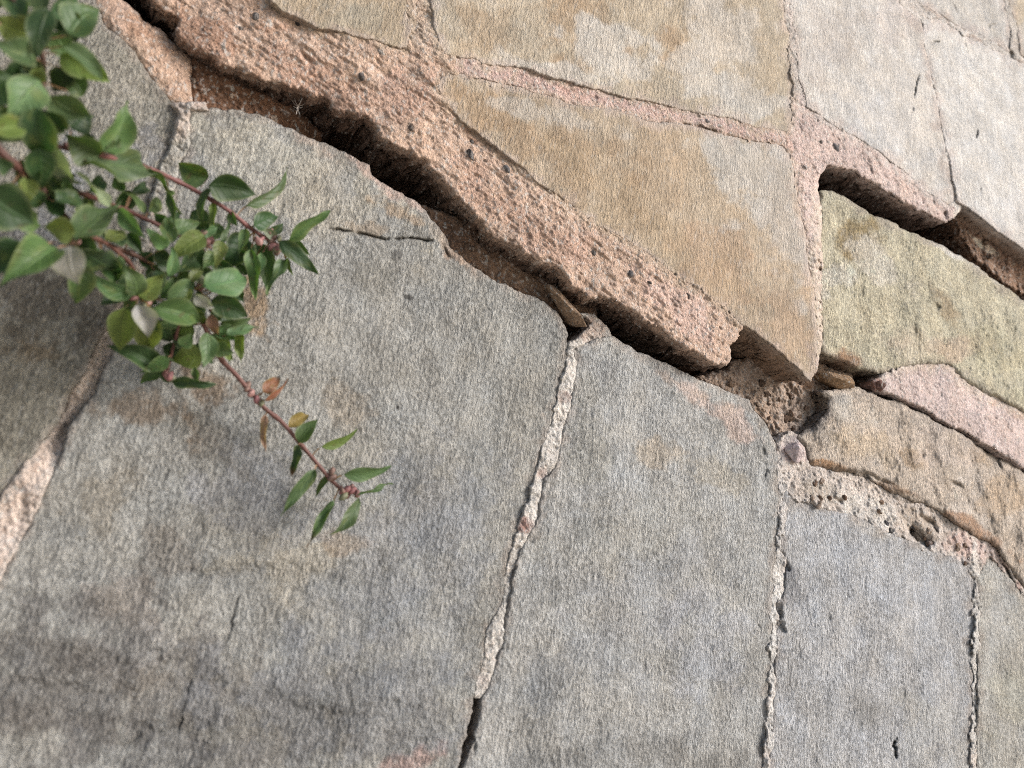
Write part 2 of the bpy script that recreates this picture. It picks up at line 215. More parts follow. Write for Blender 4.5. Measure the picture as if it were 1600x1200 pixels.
# ---- colour patches: x, y, radius x, radius y, slant in degrees, colour, strength
def patch(colour, X, Y, items, seed):
    for k, (x, y, rx, ry, deg, c, s) in enumerate(items):
        a = math.radians(deg); dx, dy = X - x, Y - y
        u = (dx * math.cos(a) + dy * math.sin(a)) / rx; v = (-dx * math.sin(a) + dy * math.cos(a)) / ry
        r = np.hypot(u, v) + 0.75 * fbm(X / 70.0, Y / 70.0, 1.0, 5, seed + 31 * k, .62)
        w = (np.minimum(1, s * 1.1) * sstep(1.05, 0.42, r))[..., None]
        colour = colour * (1 - w) + lin(c) * w
    return colour
WARM, BLUE, PINK, OCH, BRN, LIME, DARK, CHAR = (158,142,116), (136,140,146), (196,164,146), (168,134,92), (118,94,70), (206,200,190), (100,98,92), (52,48,46)
SPEC = {   # base colour, height points, edge radius, roughness, warp, material, label, patches
 'tan_corner': ((182,160,128), [(420,0,.015),(620,60,.015)], .0012, 1.0, 3, MAT_SMOOTH, 'ochre stone wedged above the pink mortar band', [(560,30,60,30,0,(176,164,140),.6)]),
 'tan_upper': ((184,166,138), [(680,0,.015),(1230,200,.013),(1000,-100,.018)], .0014, 1.0, 3, MAT_SMOOTH, 'long ochre and grey stone above the thin pink strip',
     [(760,60,70,50,20,OCH,.35),(900,20,60,90,10,OCH,.5),(960,80,90,45,20,(196,188,176),.7),(1040,90,60,40,20,OCH,.55),(1120,60,70,120,-10,(196,184,168),.75),(860,110,120,20,14,(192,184,172),.7),(1150,150,90,35,15,(196,188,176),.7),(730,-60,140,80,0,(190,180,164),.5)]),
 'tan_lower': ((182,160,130), [(690,140,.014),(1260,580,.016),(1240,240,.013),(960,260,.016)], .0016, 1.0, 2.5, MAT_SMOOTH, 'large smooth ochre stone tapering above the pink mortar',
     [(760,170,90,40,25,OCH,.55),(900,250,120,60,30,OCH,.45),(1150,260,110,60,40,(188,180,168),.75),(1225,330,40,150,-8,(190,180,168),.65),(1010,300,60,120,20,OCH,.3),(1120,420,100,70,40,(186,150,112),.55),(1230,520,50,60,0,(180,146,110),.5),(1000,340,200,40,38,(176,150,112),.4),(1150,350,26,22,0,(196,188,178),.5),(860,180,140,16,12,(196,186,172),.5)]),
 'pale': ((210,202,192), [(1240,0,.0115),(1480,300,.013),(1350,100,.015)], .0012, 0.75, 2, MAT_SMOOTH, 'pale grey stone above the forked mortar joint', [(1290,60,70,80,0,(202,190,178),.6),(1400,30,60,40,0,(206,192,182),.5),(1370,220,90,50,30,(208,204,200),.6)]),
 'white': ((214,208,200), [(1450,80,.012),(1600,390,.015),(1850,450,.018)], .0016, 0.7, 2, MAT_SMOOTH, 'whitish stone overhanging the short dark gap', [(1540,190,80,110,20,(212,207,200),.6),(1600,330,60,50,0,(214,208,202),.6)]),
 'top_chip': ((204,197,187), [(1430,0,.012),(1570,70,.012)], .0012, 0.8, 2, MAT_SMOOTH, None, []),
 'top_edge': ((198,186,168), [(1575,0,.012),(1700,100,.013)], .0012, 0.8, 2, MAT_SMOOTH, None, [(1598,20,12,30,0,(204,178,138),.6)]),
 'olive': ((188,178,146), [(1280,300,.004),(1280,500,.006),(1600,560,.018),(1450,470,.012),(1600,480,.013),(1480,565,.006),(1340,575,.004)], .006, 1.5, 3, MAT_STONE, 'yellowish lime-stained stone under the short dark gap',
     [(1340,370,55,30,10,(148,124,72),.8),(1300,430,35,40,0,(204,196,178),.7),(1370,410,60,26,35,(200,190,170),.7),(1480,480,40,20,50,(150,128,92),.7),(1330,500,60,30,10,(196,184,150),.5),(1480,545,60,20,0,(196,164,136),.5),(1320,560,40,14,10,(150,108,70),.8),(1560,560,70,60,30,(188,178,138),.5),(1420,540,60,30,0,(196,180,152),.5),(1470,375,100,12,32,LIME,.7),(1580,440,60,10,35,LIME,.6)]),
 'boulder': ((186,168,148), [(1260,700,.0),(1300,625,-.002),(1330,605,.004),(1330,680,.012),(1450,700,.014),(1600,800,.014),(1600,900,.005),(1420,775,.003),(1500,825,.003),(1300,730,.001)], 0.006, 1.9, 4, MAT_STONE, 'knobbly tan boulder under the thin curved crack',
     [(1320,640,50,26,20,(188,178,162),.6),(1275,650,26,30,0,(112,104,98),.7),(1430,720,30,18,30,(150,122,86),.6),(1350,690,60,30,20,(190,166,132),.5),(1290,728,50,8,10,(158,114,66),.8),(1400,765,40,10,15,(150,112,74),.7),(1480,700,60,60,0,(196,176,160),.5),(1530,780,50,40,20,(196,182,168),.5),(1540,840,60,12,32,(160,112,68),.7),(1560,760,60,50,30,(178,146,104),.5),(1310,625,36,14,0,(142,138,132),.6)]),
 'grey_left': ((154,152,145), [(300,175,.004),(700,400,.000),(880,540,.002),(60,900,.004),(400,600,.006),(700,1150,.006),(500,900,.004)], .0022, 1.6, 3.5, MAT_STONE, 'broad grey stone that the plant hangs over',
     [(430,260,190,80,25,(172,166,150),.7),(520,340,120,60,25,(168,160,144),.5),(600,270,70,20,34,PINK,.85),(500,232,60,14,28,(186,164,146),.6),(720,405,50,16,42,(178,146,118),.8),(620,330,40,16,20,(178,148,112),.6),(570,360,50,14,10,(170,144,112),.5),(690,360,30,20,30,(176,160,140),.5),
      (560,440,60,40,0,(124,122,114),.55),(620,560,120,60,10,(150,146,136),.4),(690,800,110,110,20,BLUE,.4),(600,960,180,120,20,(138,140,142),.4),(400,760,110,70,10,(150,150,152),.6),(410,800,60,70,10,(112,112,114),.5),(350,700,70,30,30,(128,120,108),.5),(560,640,60,36,20,(160,146,126),.5),(780,560,80,60,30,(156,152,142),.5),  # dark patch below left of the sprig paints in its soft shadow
      (200,930,70,60,0,(128,110,98),.35),(260,860,60,50,0,(126,116,104),.5),(460,880,120,40,-4,(168,156,132),.4),(540,850,70,18,6,(152,122,88),.35),(150,780,60,60,30,(140,130,112),.5),(230,640,90,40,20,(126,104,80),.65),(330,600,60,30,20,(128,100,68),.6),(400,480,30,40,0,(150,118,76),.7),(330,1060,220,40,6,(118,110,100),.45),(170,1040,150,30,14,(108,98,88),.45),(420,1140,240,50,4,(116,110,100),.6),(90,1130,100,30,8,(100,92,84),.6),(650,1190,60,24,-30,(172,140,130),.7),(620,400,9,12,20,CHAR,.5),(640,465,8,5,30,CHAR,.7),(622,637,5,6,0,CHAR,.8),(502,957,6,9,20,CHAR,.8),(520,700,80,50,20,(160,156,146),.5),(240,1010,120,30,0,(150,146,142),.5),(120,1080,240,150,0,(112,108,104),.65),(560,1100,280,120,0,(126,128,132),.5),(330,1180,200,60,0,(108,104,100),.5),(640,860,120,120,0,(140,142,146),.4)]),  # brown below the plant and broad darks at lower left include painted shade
 'grey_mid': ((160,159,155), [(900,560,.002),(1210,700,.001),(1000,800,.006),(740,1200,.003),(1190,1200,.004),(960,1100,.007)], .0022, 1.4, 3, MAT_STONE, 'tall grey stone ribbed with fine upright grain',
     [(1130,650,80,20,35,PINK,.55),(1060,600,80,14,28,(180,158,140),.6),(1045,715,40,30,10,(168,150,124),.5),(1120,740,50,30,20,(164,152,128),.4),(920,700,40,60,10,(146,142,128),.4),(1000,950,120,120,10,(150,150,150),.5),(860,1050,60,60,0,(128,130,132),.5),(1100,1010,80,80,0,(154,156,162),.5),(1060,1170,100,40,10,(118,116,112),.5),(900,1180,120,40,10,(128,128,126),.5),(960,830,150,60,0,(156,154,146),.5),(870,910,14,40,12,(112,112,108),.5),(920,620,30,40,10,(160,156,144),.4)]),
 'blue': ((163,163,164), [(1225,760,.0),(1500,880,.002),(1350,950,.008),(1210,1200,.004),(1515,1200,.005)], .0022, 1.2, 2.5, MAT_STONE, 'smooth bluish grey stone below the rubble mortar',
     [(1240,800,30,30,0,(164,156,146),.5),(1380,900,120,50,20,(166,168,172),.5),(1350,1110,30,30,0,(132,130,126),.5),(1290,1120,70,80,0,(158,158,158),.5),(1450,1140,60,90,0,(166,164,158),.5),(1235,920,16,40,0,(120,120,124),.6),(1350,820,90,12,24,(176,168,158),.5)]),
 'far_grey': ((172,168,158), [(1545,875,.001),(1600,1000,.007),(1560,1200,.006),(1800,1400,.01)], .0022, 1.0, 2.5, MAT_STONE, 'greenish grey stone at the far end of the lower course', [(1560,950,30,60,0,(166,166,164),.5),(1580,1080,40,80,0,(170,166,146),.5)]),
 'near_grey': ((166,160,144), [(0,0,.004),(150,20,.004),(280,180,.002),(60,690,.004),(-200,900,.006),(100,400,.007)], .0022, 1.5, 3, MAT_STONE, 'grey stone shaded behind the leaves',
     [(200,150,50,60,30,(184,176,160),.5),(120,470,160,90,20,(108,96,80),.6),(40,650,110,90,30,(130,124,108),.6),(180,250,80,50,0,(166,166,168),.7),(60,360,120,60,0,(150,152,158),.6),(60,540,70,30,-30,(140,118,86),.6)]),  # brown patch left of the lower leaves paints in the plant's shadow
 'band': ((188,154,128), [(240,0,.004),(560,60,.0166),(690,130,.0164),(1150,520,.0166),(620,170,.011),(330,80,.004),(480,148,.005),(420,60,.010),(700,280,.008),(950,465,.011),(900,340,.0174),(1030,430,.0172)], 0.003, 1.7, 7, MAT_MORTAR, 'thick rough pink mortar band overhanging the crack',
     [(400,40,120,60,30,(180,146,120),.5),(640,150,60,40,0,(182,138,114),.5),(540,130,70,20,35,(170,128,100),.5),(800,330,120,30,40,(184,142,116),.5),(1060,480,90,30,38,(200,164,146),.7),(900,390,60,30,38,(190,150,128),.5),(330,70,110,50,36,(164,122,94),.8),(470,120,120,40,34,(168,126,100),.6),(660,30,26,60,0,(188,164,140),.7),(730,190,16,40,-30,(158,106,78),.6),(960,350,90,7,36,(156,104,72),.6),(860,285,70,7,38,(152,100,70),.6)]),
 'strip': ((198,162,148), [(700,100,.0140),(1230,215,.0132)], .002, 1.5, 3, MAT_MORTAR, 'thin pink mortar strip between ochre stones', [(900,140,60,16,14,(190,140,122),.5),(1190,196,30,8,12,(160,110,70),.7),(1100,190,60,14,14,(196,168,160),.5)]),
 'fork': ((204,176,164), [(1240,0,.0136),(1246,120,.0136),(1260,200,.0128),(1275,560,.012),(1480,330,.0125),(1350,260,.013),(1290,270,.0125)], .003, 1.5, 3, MAT_MORTAR, 'pale pink mortar fork around the short gap', [(1320,200,40,8,34,(164,120,82),.7),(1250,330,14,120,-4,(206,174,162),.6),(1420,310,60,16,30,(206,180,166),.6),(1265,480,10,80,0,(204,196,190),.7),(1236,80,12,90,-4,(196,178,166),.7)]),
 'line': ((204,190,178), [(1400,0,.0122),(1490,320,.0122),(1600,100,.0122)], .002, 1.2, 2.5, MAT_MORTAR, None, [(1470,22,30,6,30,(166,112,66),.7),(1520,58,22,6,28,(160,104,58),.8),(1594,97,14,7,30,(160,104,58),.8)]),
 'ledge': ((204,178,168), [(1365,600,.004),(1450,570,.005),(1600,690,.014),(1600,640,.010),(1480,640,.010)], .003, 1.2, 3, MAT_MORTAR, 'pink mortar ledge under the yellowish stone', [(1500,585,50,14,20,(186,150,124),.6),(1600,650,60,12,24,(182,142,112),.6),(1366,602,10,14,0,(150,100,82),.8)]),
 'rubble': ((200,184,170), [(1215,690,-.001),(1260,720,-.002),(1380,790,.0015),(1500,860,.002),(1600,920,.003),(1218,770,.0035),(1222,850,.0035),(1208,1000,.0052),(1200,1200,.0050),(1522,930,.0045),(1525,1000,.0056),(1525,1200,.0066)], .003, 2.3, 4, MAT_MORTAR, 'crumbling pebbly mortar under the tan boulder',
     [(1250,705,30,20,0,(192,164,160),.6),(1350,790,60,20,26,(204,196,184),.6),(1430,810,40,16,30,(170,150,126),.5),(1440,835,40,20,0,(128,108,86),.5),(1520,860,50,24,20,(204,168,154),.7),(1590,920,30,30,40,(186,140,124),.7),(1290,770,50,16,20,(160,148,130),.5),(1207,1000,14,200,0,(206,202,194),.7),(1523,1050,10,200,0,(204,198,188),.7),(1222,800,10,60,0,(200,190,180),.6),(1235,690,16,12,0,(124,118,120),.6)]),
 'joint': ((212,202,190), [(890,545,.0030),(850,740,.0036),(790,930,.0042),(770,1000,.0056),(745,1080,.0045),(940,510,-.001)], .0025, 2.2, 3, MAT_MORTAR, 'whitish mortar joint crumbling between two grey stones',
     [(925,515,36,26,20,(182,158,140),.9),(846,740,12,14,0,(160,96,76),.5),(820,825,12,16,10,(156,86,66),.7),(884,620,12,12,0,(170,120,100),.5),(800,880,14,14,0,(178,140,116),.5),(755,1060,14,14,0,(178,150,132),.6)]),
 'left_joint': ((196,174,158), [(300,200,.0055),(230,400,.006),(160,570,.002),(70,740,.006),(20,850,.005),(-150,1150,.004),(100,670,-.003)], .003, 2.4, 4, MAT_MORTAR, 'whitish pitted mortar joint beside the plant', [(300,185,26,30,20,(198,172,152),.6),(285,230,40,50,20,(172,160,146),.7),(262,300,50,110,20,(158,152,140),.95),(150,600,30,50,30,(204,182,164),.7),(100,668,12,10,0,(130,98,78),.6),(60,760,40,50,35,(208,190,178),.6)]),
 'rim': ((182,146,118), [(150,0,.004),(200,30,.001),(240,90,.001),(290,170,.0),(290,110,-.006)], .007, 1.6, 4, MAT_MORTAR, 'brownish mortar rim along the upper end of the crack', [(240,60,40,16,45,(166,116,80),.5),(180,20,30,40,40,(184,152,132),.5)]),
 'fill': ((138,104,76), [(660,325,-.004),(750,375,-.011),(840,420,-.010),(920,480,-.010),(700,390,-.006),(800,450,-.006),(880,490,-.006)], .004, 3.0, 5, MAT_EARTH, 'brown earth filling the lower lip of the crack', [(720,370,40,16,40,(112,78,52),.5),(850,450,60,16,30,(152,118,88),.5)]),
 'corner': ((146,122,102), [(1090,598,-.016),(1170,580,-.018),(1240,620,-.012),(1220,675,-.006),(1300,590,-.012),(1330,600,-.010),(1280,640,-.014),(1260,670,-.008)], .004, 3.4, 6, MAT_EARTH, 'crumbly brown mortar in the corner where the crack ends', [(1190,620,50,30,20,(132,108,86),.6),(1240,650,40,24,-30,(150,130,114),.7),(1270,630,22,30,0,(158,136,114),.5),(1230,575,60,16,30,(164,122,86),.6)]),
 'shelf': ((126,86,56), [(300,120,-.007),(400,150,-.009),(500,220,-.026),(320,165,-.005),(400,190,-.008)], .004, 3.0, 5, MAT_EARTH, 'brown earth shelf inside the upper crack', [(340,150,40,14,10,(140,96,62),.5)]),
 'deep_lip': ((142,106,78), [(1500,345,.003),(1560,390,.001),(1600,430,-.009),(1600,395,.003),(1530,400,-.013),(1750,530,-.006)], .003, 3.0, 5, MAT_EARTH, 'brown broken edge under the whitish stone', [(1525,350,30,14,30,(166,120,84),.6),(1530,378,40,5,36,(214,200,176),.9),(1580,410,50,14,35,(160,116,86),.6)]),
}
# fine cracks and hollows: points, width, depth (photograph units / metres)
CRACKS = [
 ([(505,356),(550,362),(600,374),(640,372),(692,380)], 1.8, .0030, 'grey_left'), ([(690,378),(700,400),(712,408)], 2, .002, 'grey_left'),
 ([(300,1050),(292,1090),(284,1120),(278,1150)], 1.2, .0016, 'grey_left'), ([(378,920),(362,970),(352,1020)], 1.5, .0012, 'grey_left'), ([(100,1020),(190,1040),(260,1030),(330,1060)], 14,  .0011, 'grey_left'), ([(420,1090),(520,1120),(640,1110)], 14,  .0011, 'grey_left'), ([(300,900),(420,890),(520,905)], 12,  .0011, 'grey_left'),
 ([(120,1120),(220,1150),(330,1130)], 15,  .0011, 'grey_left'), ([(20,1060),(120,1085),(200,1080)], 13,  .0011, 'grey_left'),
 ([(893,540),(905,552),(918,560)], 2.4, .0040, 'grey_mid'), ([(735,1100),(742,1180)], 2, .002, 'grey_mid'), ([(895,628),(930,620)], 1.6, .002, 'grey_mid'), ([(826,838),(830,856)], 4, .004, 'grey_mid'), ([(1190,690),(1196,730),(1192,760)], 2.5, .0015, 'grey_mid'), ([(1186,965),(1185,990)], 4.5, .003, 'grey_mid'),
 ([(1338,1100),(1345,1115),(1352,1112)], 4, .004, 'blue'), ([(1400,1120),(1399,1200)], 2.2, .004, 'blue'), ([(1218,868),(1222,890),(1218,905)], 6, .005, 'blue'), ([(1215,950),(1218,985)], 6, .004, 'blue'),
 ([(1438,92),(1434,130),(1426,170),(1424,185)], 1.0, .002, 'pale'), ([(1447,69),(1462,66),(1480,66)], 1.4, .003, 'white'), ([(1538,50),(1550,40),(1562,37)], 1.6, .004, 'top_chip'), ([(1503,50),(1512,36)], 1.4, .004, 'top_chip'), ([(1490,0),(1496,25)], 1.6, .002, 'top_chip'),
 ([(1529,185),(1525,210),(1523,235)], 1.3, .004, 'white'), ([(1531,290),(1532,305)], 1.3, .004, 'white'), ([(1508,78),(1509,60)], 1.5, .003, 'white'), ([(1560,52),(1572,64),(1580,90),(1590,96)], 2.6, .004, 'line'),
 ([(1480,320),(1482,300),(1478,345)], 1.8, .004, 'fork'), ([(1010,190),(1090,197),(1150,215)], 1.8, .003, 'strip'), ([(805,140),(850,152)], 1.5, .002, 'strip'),
 ([(1476,500),(1465,480),(1452,470)], 4, .003, 'olive'), ([(1432,700),(1440,712),(1446,726)], 5, .004, 'boulder'), ([(1480,750),(1500,758),(1510,770)], 3, .003, 'boulder'), ([(1558,712),(1566,740)], 1.8, .004, 'boulder'), ([(1300,737),(1360,742),(1400,760)], 4, .003, 'boulder'), ([(1240,640),(1250,622),(1262,600)], 3, .006, 'corner'), ([(1215,665),(1236,655),(1252,660)], 2, .004, 'corner'), ([(1228,640),(1232,610)], 2.6, .004, 'corner'),
 ([(1378,838),(1390,828),(1400,836)], 5, .006, 'rubble'), ([(1432,835),(1440,846),(1452,852)], 8, .008, 'rubble'), ([(1415,795),(1440,808),(1470,825)], 4, .005, 'rubble'), ([(1560,870),(1572,890),(1590,925)], 2, .005, 'rubble'), ([(1300,775),(1330,795)], 3, .004, 'rubble'),
 ([(100,655),(96,672),(84,690)], 4, .004, 'left_joint'),
]
ALL = {**S, **Mo, **Ea}
def interp(X, Y, pts):
    num = 0; den = 0
    for x, y, h in pts:
        w = 1.0 / ((X - x) ** 2 + (Y - y) ** 2 + 60.0 ** 2) ** 1.3
        num = num + w * h; den = den + w
    return num / den
SD = {}
UPPER = ('tan_corner', 'tan_upper', 'tan_lower', 'pale', 'white', 'top_chip', 'top_edge')
def region_sdf(k):
    poly = ALL[k]; a = np.array(poly); seed = sum(map(ord, k))
    i0, i1 = np.searchsorted(XS, a[:, 0].min() - 14), np.searchsorted(XS, a[:, 0].max() + 14)
    j0, j1 = np.searchsorted(YS, a[:, 1].min() - 14), np.searchsorted(YS, a[:, 1].max() + 14)
    sl = np.s_[max(j0, 0):min(j1, len(YS)), max(i0, 0):min(i1, len(XS))]
    X, Y = GX[sl], GY[sl]; wp = SPEC[k][4]
    wx = wp * (fbm(X, Y, 1 / 40.0, 4, seed, .62))
    wy = wp * (fbm(X, Y, 1 / 40.0, 4, seed + 9, .62))
    return sl, sdf(X + wx, Y + wy, poly) + (2.6 if k in ('grey_left', 'grey_mid', 'blue', 'far_grey', 'pale', 'tan_upper', 'tan_corner') else 0)
for k in ALL: SD[k] = region_sdf(k)

GAIN = {'grey_left': 1.46, 'grey_mid': 1.55, 'near_grey': 1.08, 'blue': 1.58, 'far_grey': 1.45, 'band': 1.38, 'olive': 1.5, 'boulder': 1.6, 'tan_lower': 1.14, 'tan_upper': 1.16, 'tan_corner': 1.1, 'pale': 1.08, 'white': 1.08, 'top_chip': 1.0, 'top_edge': 1.0, 'corner': 1.8, 'deep_lip': 1.4, 'joint': 1.15, 'rim': 1.3}  # left stones held darker: light falling off is put into their gain
def build_region(k):
    col, hp, rad, rough, wp, mat, label, patches = SPEC[k]
    sl, sd = SD[k]; X, Y = GX[sl].copy(), GY[sl].copy(); x, z = WX[sl], WZ[sl]; mpp = MPP[sl]; seed = 100 + sum(map(ord, k))
    kind = 'mortar' if k in Mo else 'earth' if k in Ea else 'stone'
    h = interp(X, Y, hp)
    e = np.clip(sd * mpp / rad, 0, 1); h = h - rad * 0.8 * (1 - np.sqrt(1 - (1 - e) ** 2))
    if kind == 'stone':
        smooth = mat is MAT_SMOOTH
        h = h + rough * .0011 * fbm(x, z, 16, 3, seed) + ({'olive': .0005, 'boulder': .0015}[k] * fbm(x, z, 36, 2, seed + 2) if k in ('olive', 'boulder') else 0) + min(rough, 1.4) * .00030 * fbm(x * 1.0, z * .8, 75, 3, seed + 3)
        g = fbm(x, z * .38, 360, 3, seed + 7, .65)
        h = h + (.00014 if smooth else .00024) * g + (.00012 if smooth else .00024) * fbm(x, z * .8, 420, 2, seed + 8)
        pit = sstep(1.05, 1.35, fbm(x, z * .7, 120, 3, seed + 21)); h = h - .0003 * pit
    else:
        if k == 'band':                                       # trowelled along its length, with broken hollows
            ua, va = X * .82 + Y * .57, -X * .57 + Y * .82; h = h + .0007 * fbm(ua / 110, va / 16, 1.0, 4, seed + 1, .6) - .0022 * sstep(.75, 1.2, fbm(ua / 60, va / 30, 1.0, 3, seed + 2))
        r1 = fbm(x, z, 90, 3, seed); r2 = np.abs(fbm(x * .8 + z * .5, z, 190, 3, seed + 4)); r3 = fbm(x, z, 420, 2, seed + 6)
        h = h + rough * (.00050 * r1 + .00034 * (0.35 - r2) + .00020 * r3) + rough * .0006 * fbm(x, z, 30, 2, seed + 8)
        pit = sstep(.45, .85, fbm(x, z, 210, 2, seed + 11)); h = h - (.00025 if k == 'band' else .0003) * rough ** .5 * pit
    c = np.ones(h.shape + (3,)) * lin(col)
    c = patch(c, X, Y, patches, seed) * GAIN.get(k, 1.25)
    if kind == 'stone':
        wl = (sstep(15, -3, sd + 11 * fbm(X, Y, 1 / 26.0, 4, seed + 80, .6)) * .55)[..., None]
        c = c * (1 - wl) + (lin((202, 178, 164)) if k in UPPER else lin((186, 168, 152))) * wl
    lo = fbm(x, z, 26, 4, seed + 40); mid = fbm(x, z * .85, 90, 4, seed + 41, .6)
    c = c * (1 + .09 * lo + .09 * mid)[..., None]
    hue = fbm(x, z, 40, 3, seed + 44)[..., None]; c = c * (1 + hue * np.array((.035, .0, -.05)))
    if kind != 'stone':                                        # grit of several colours in the mortar
        gr = fbm(x, z, 300, 2, seed + 50); w = (sstep(.35, .7, gr) * .5)[..., None]; c = c * (1 - w) + c * np.array((.74, .62, .56)) * w
        w = (sstep(.4, .75, fbm(x, z, 260, 2, seed + 51)) * .5)[..., None]; c = c * (1 - w) + lin((224, 212, 202)) * w
    for pts, wd, dp, who in CRACKS:
        if who != k: continue
        q = (1.6 + .8 * wd) * fbm(X, Y, 1 / 18.0, 4, seed + len(pts), .6) if wd < 5 else wd * 1.2 * fbm(X, Y, 1 / 36.0, 4, seed + len(pts), .65); d = seg_dist(X + q, Y + q * .7, pts)
        g = np.exp(-(d / wd) ** 2) * (sstep(-.55, .25, fbm(X, Y, 1 / 30.0, 3, seed + 3 * len(pts) + int(pts[0][0]))) if wd < 5 else 1); g = g * sstep(0, 26, np.minimum(np.hypot(X - pts[0][0], Y - pts[0][1]), np.hypot(X - pts[-1][0], Y - pts[-1][1])) + (14 if wd > 5 else 2)); h = h - dp * g; w = (g * (.45 if wd < 3.2 else .10 if wd < 10 else .16))[..., None]; c = c * (1 - w) + lin((70, 58, 48)) * w
    # mortar dips under the stones it holds
    if kind != 'stone':
        for s in S:
            sl2, sd2 = SD[s]
            j0, j1 = max(sl[0].start, sl2[0].start), min(sl[0].stop, sl2[0].stop); i0, i1 = max(sl[1].start, sl2[1].start), min(sl[1].stop, sl2[1].stop)
            if j1 <= j0 or i1 <= i0: continue
            a = np.s_[j0 - sl[0].start:j1 - sl[0].start, i0 - sl[1].start:i1 - sl[1].start]
            b = sd2[j0 - sl2[0].start:j1 - sl2[0].start, i0 - sl2[1].start:i1 - sl2[1].start]
            nz_ = fbm(x[a], z[a], 150, 3, seed + 70)
            lap = np.clip(.0009 + .0026 * nz_, 0, .004) if s in UPPER or s == 'olive' or (k == 'rubble' and s != 'boulder') else np.clip(.0012 * nz_, 0, .003) if s != 'boulder' else 0
            if kind == 'mortar' and s != 'boulder':
                wn = (sstep(-16, 2, b + 9 * nz_) * (.55 if s in UPPER else .3))[..., None]; c[a] = c[a] * (1 - wn) + lin(SPEC[s][0]) * GAIN.get(s, 1) * wn
            h[a] -= np.clip((b * mpp[a] - lap) * 2.2, 0, .010)
    cell = (sd[:-1, :-1] + sd[1:, :-1] + sd[:-1, 1:] + sd[1:, 1:]) > 0
    # keep the one connected body that holds most of the outline
    cell = biggest(cell)
    # pull the rim onto the outline
    gy, gx = np.gradient(sd, YS[sl[0]], XS[sl[1]]); gg = np.maximum(gx ** 2 + gy ** 2, .3)
    near = np.abs(sd) < 1.3 * STEP; mv = np.where(near, sd / gg, 0) 
    edge = np.zeros(sd.shape, bool); pc = np.pad(cell, 1)
    full = pc[:-1, :-1] & pc[1:, :-1] & pc[:-1, 1:] & pc[1:, 1:]; anyc = pc[:-1, :-1] | pc[1:, :-1] | pc[:-1, 1:] | pc[1:, 1:]
    edge = anyc & ~full
    mv = np.where(edge, np.clip(mv, -STEP, STEP), 0); X = X - mv * gx; Y = Y - mv * gy
    V = P(X, Y, h)
    idx = -np.ones(sd.shape, np.int64); idx[anyc] = np.arange(anyc.sum())
    verts = V[anyc]; cols = c[anyc]
    q = np.stack([idx[:-1, :-1], idx[1:, :-1], idx[1:, 1:], idx[:-1, 1:]], -1)[cell]
    # sides running back into the wall
    pad = np.pad(cell, 1); E = []
    inn = pad[1:-1, 1:-1]
    for nb, a, b in ((pad[1:-1, :-2], (0, 0), (1, 0)), (pad[2:, 1:-1], (1, 0), (1, 1)), (pad[1:-1, 2:], (1, 1), (0, 1)), (pad[:-2, 1:-1], (0, 1), (0, 0))):
        jj, ii = np.nonzero(inn & ~nb)
        E.append(np.stack([idx[jj + a[0], ii + a[1]], idx[jj + b[0], ii + b[1]]], -1))
    E = np.concatenate(E); bv = np.unique(E); rem = np.zeros(len(verts), np.int64); rem[bv] = np.arange(len(bv))
    base = verts[bv]; bc = cols[bv]; prev = bv; vs_, cs_, qs_ = [verts], [cols], [q]; n = len(verts)
    soil_shading = lin((168, 130, 98)) if k in ('white', 'tan_lower') else lin((132, 100, 74)) if kind == 'stone' else lin((96, 68, 50))  # earth on the sides, with bounced light and crack darkness painted into its tone
    back = .055
    levels = np.array((.0006, .0014, .0026, .0042, .0062, .009, .0125, .017, .023, .031, .041, back))
    ea, eb = rem[E[:, 0]], rem[E[:, 1]]; cnt = np.maximum(np.bincount(ea, minlength=len(bv)) + np.bincount(eb, minlength=len(bv)), 1); soft = base.copy()
    for li, L in enumerate(levels):
        for _ in range((0, 1, 2, 4, 7, 10, 14, 18, 22, 26, 26, 26)[li]):
            for ax_ in (0, 2):
                q_ = np.bincount(ea, soft[eb, ax_], len(bv)) + np.bincount(eb, soft[ea, ax_], len(bv)); soft[:, ax_] = .4 * soft[:, ax_] + .6 * q_ / cnt
        p = soft.copy(); tgt = base[:, 1] + L
        nz = .0016 * min(1, L / .012) * rough ** .5
        p[:, 0] += nz * 1.5 * fbm(base[:, 0] + L * 2.1, base[:, 2] + L * 1.7, 120, 4, seed + 60, .6)
        p[:, 2] += nz * 1.8 * fbm(base[:, 0] + L * 1.9 + 3, base[:, 2] - L * 2.2, 120, 4, seed + 62, .6) + (L * .10 if kind != 'earth' else 0)
        p[:, 1] = tgt
        nn = fbm(base[:, 0] + L, base[:, 2] - L, 200, 3, seed + 64)[:, None]
        w = np.clip(L / .011 + .3 * nn, 0, 1) * .85
        cc = bc * (1 - w) + soil_shading * (1 + .25 * nn) * w
        vs_.append(p); cs_.append(cc); cur = n + np.arange(len(bv)); n += len(bv)
        pa, pb = prev[rem[E[:, 0]]], prev[rem[E[:, 1]]]; ca, cb = cur[rem[E[:, 0]]], cur[rem[E[:, 1]]]
        qs_.append(np.stack([pb, pa, ca, cb], -1)); prev = cur
    nm = 'stone' if kind == 'stone' else 'mortar' if kind == 'mortar' else 'crack_fill'
    o = mesh_from(nm, np.concatenate(vs_), np.concatenate(qs_), mat, wall, np.clip(alb(np.concatenate(cs_)), .004, .85))
    if label: o['label'] = label
    return o, (sl, h)

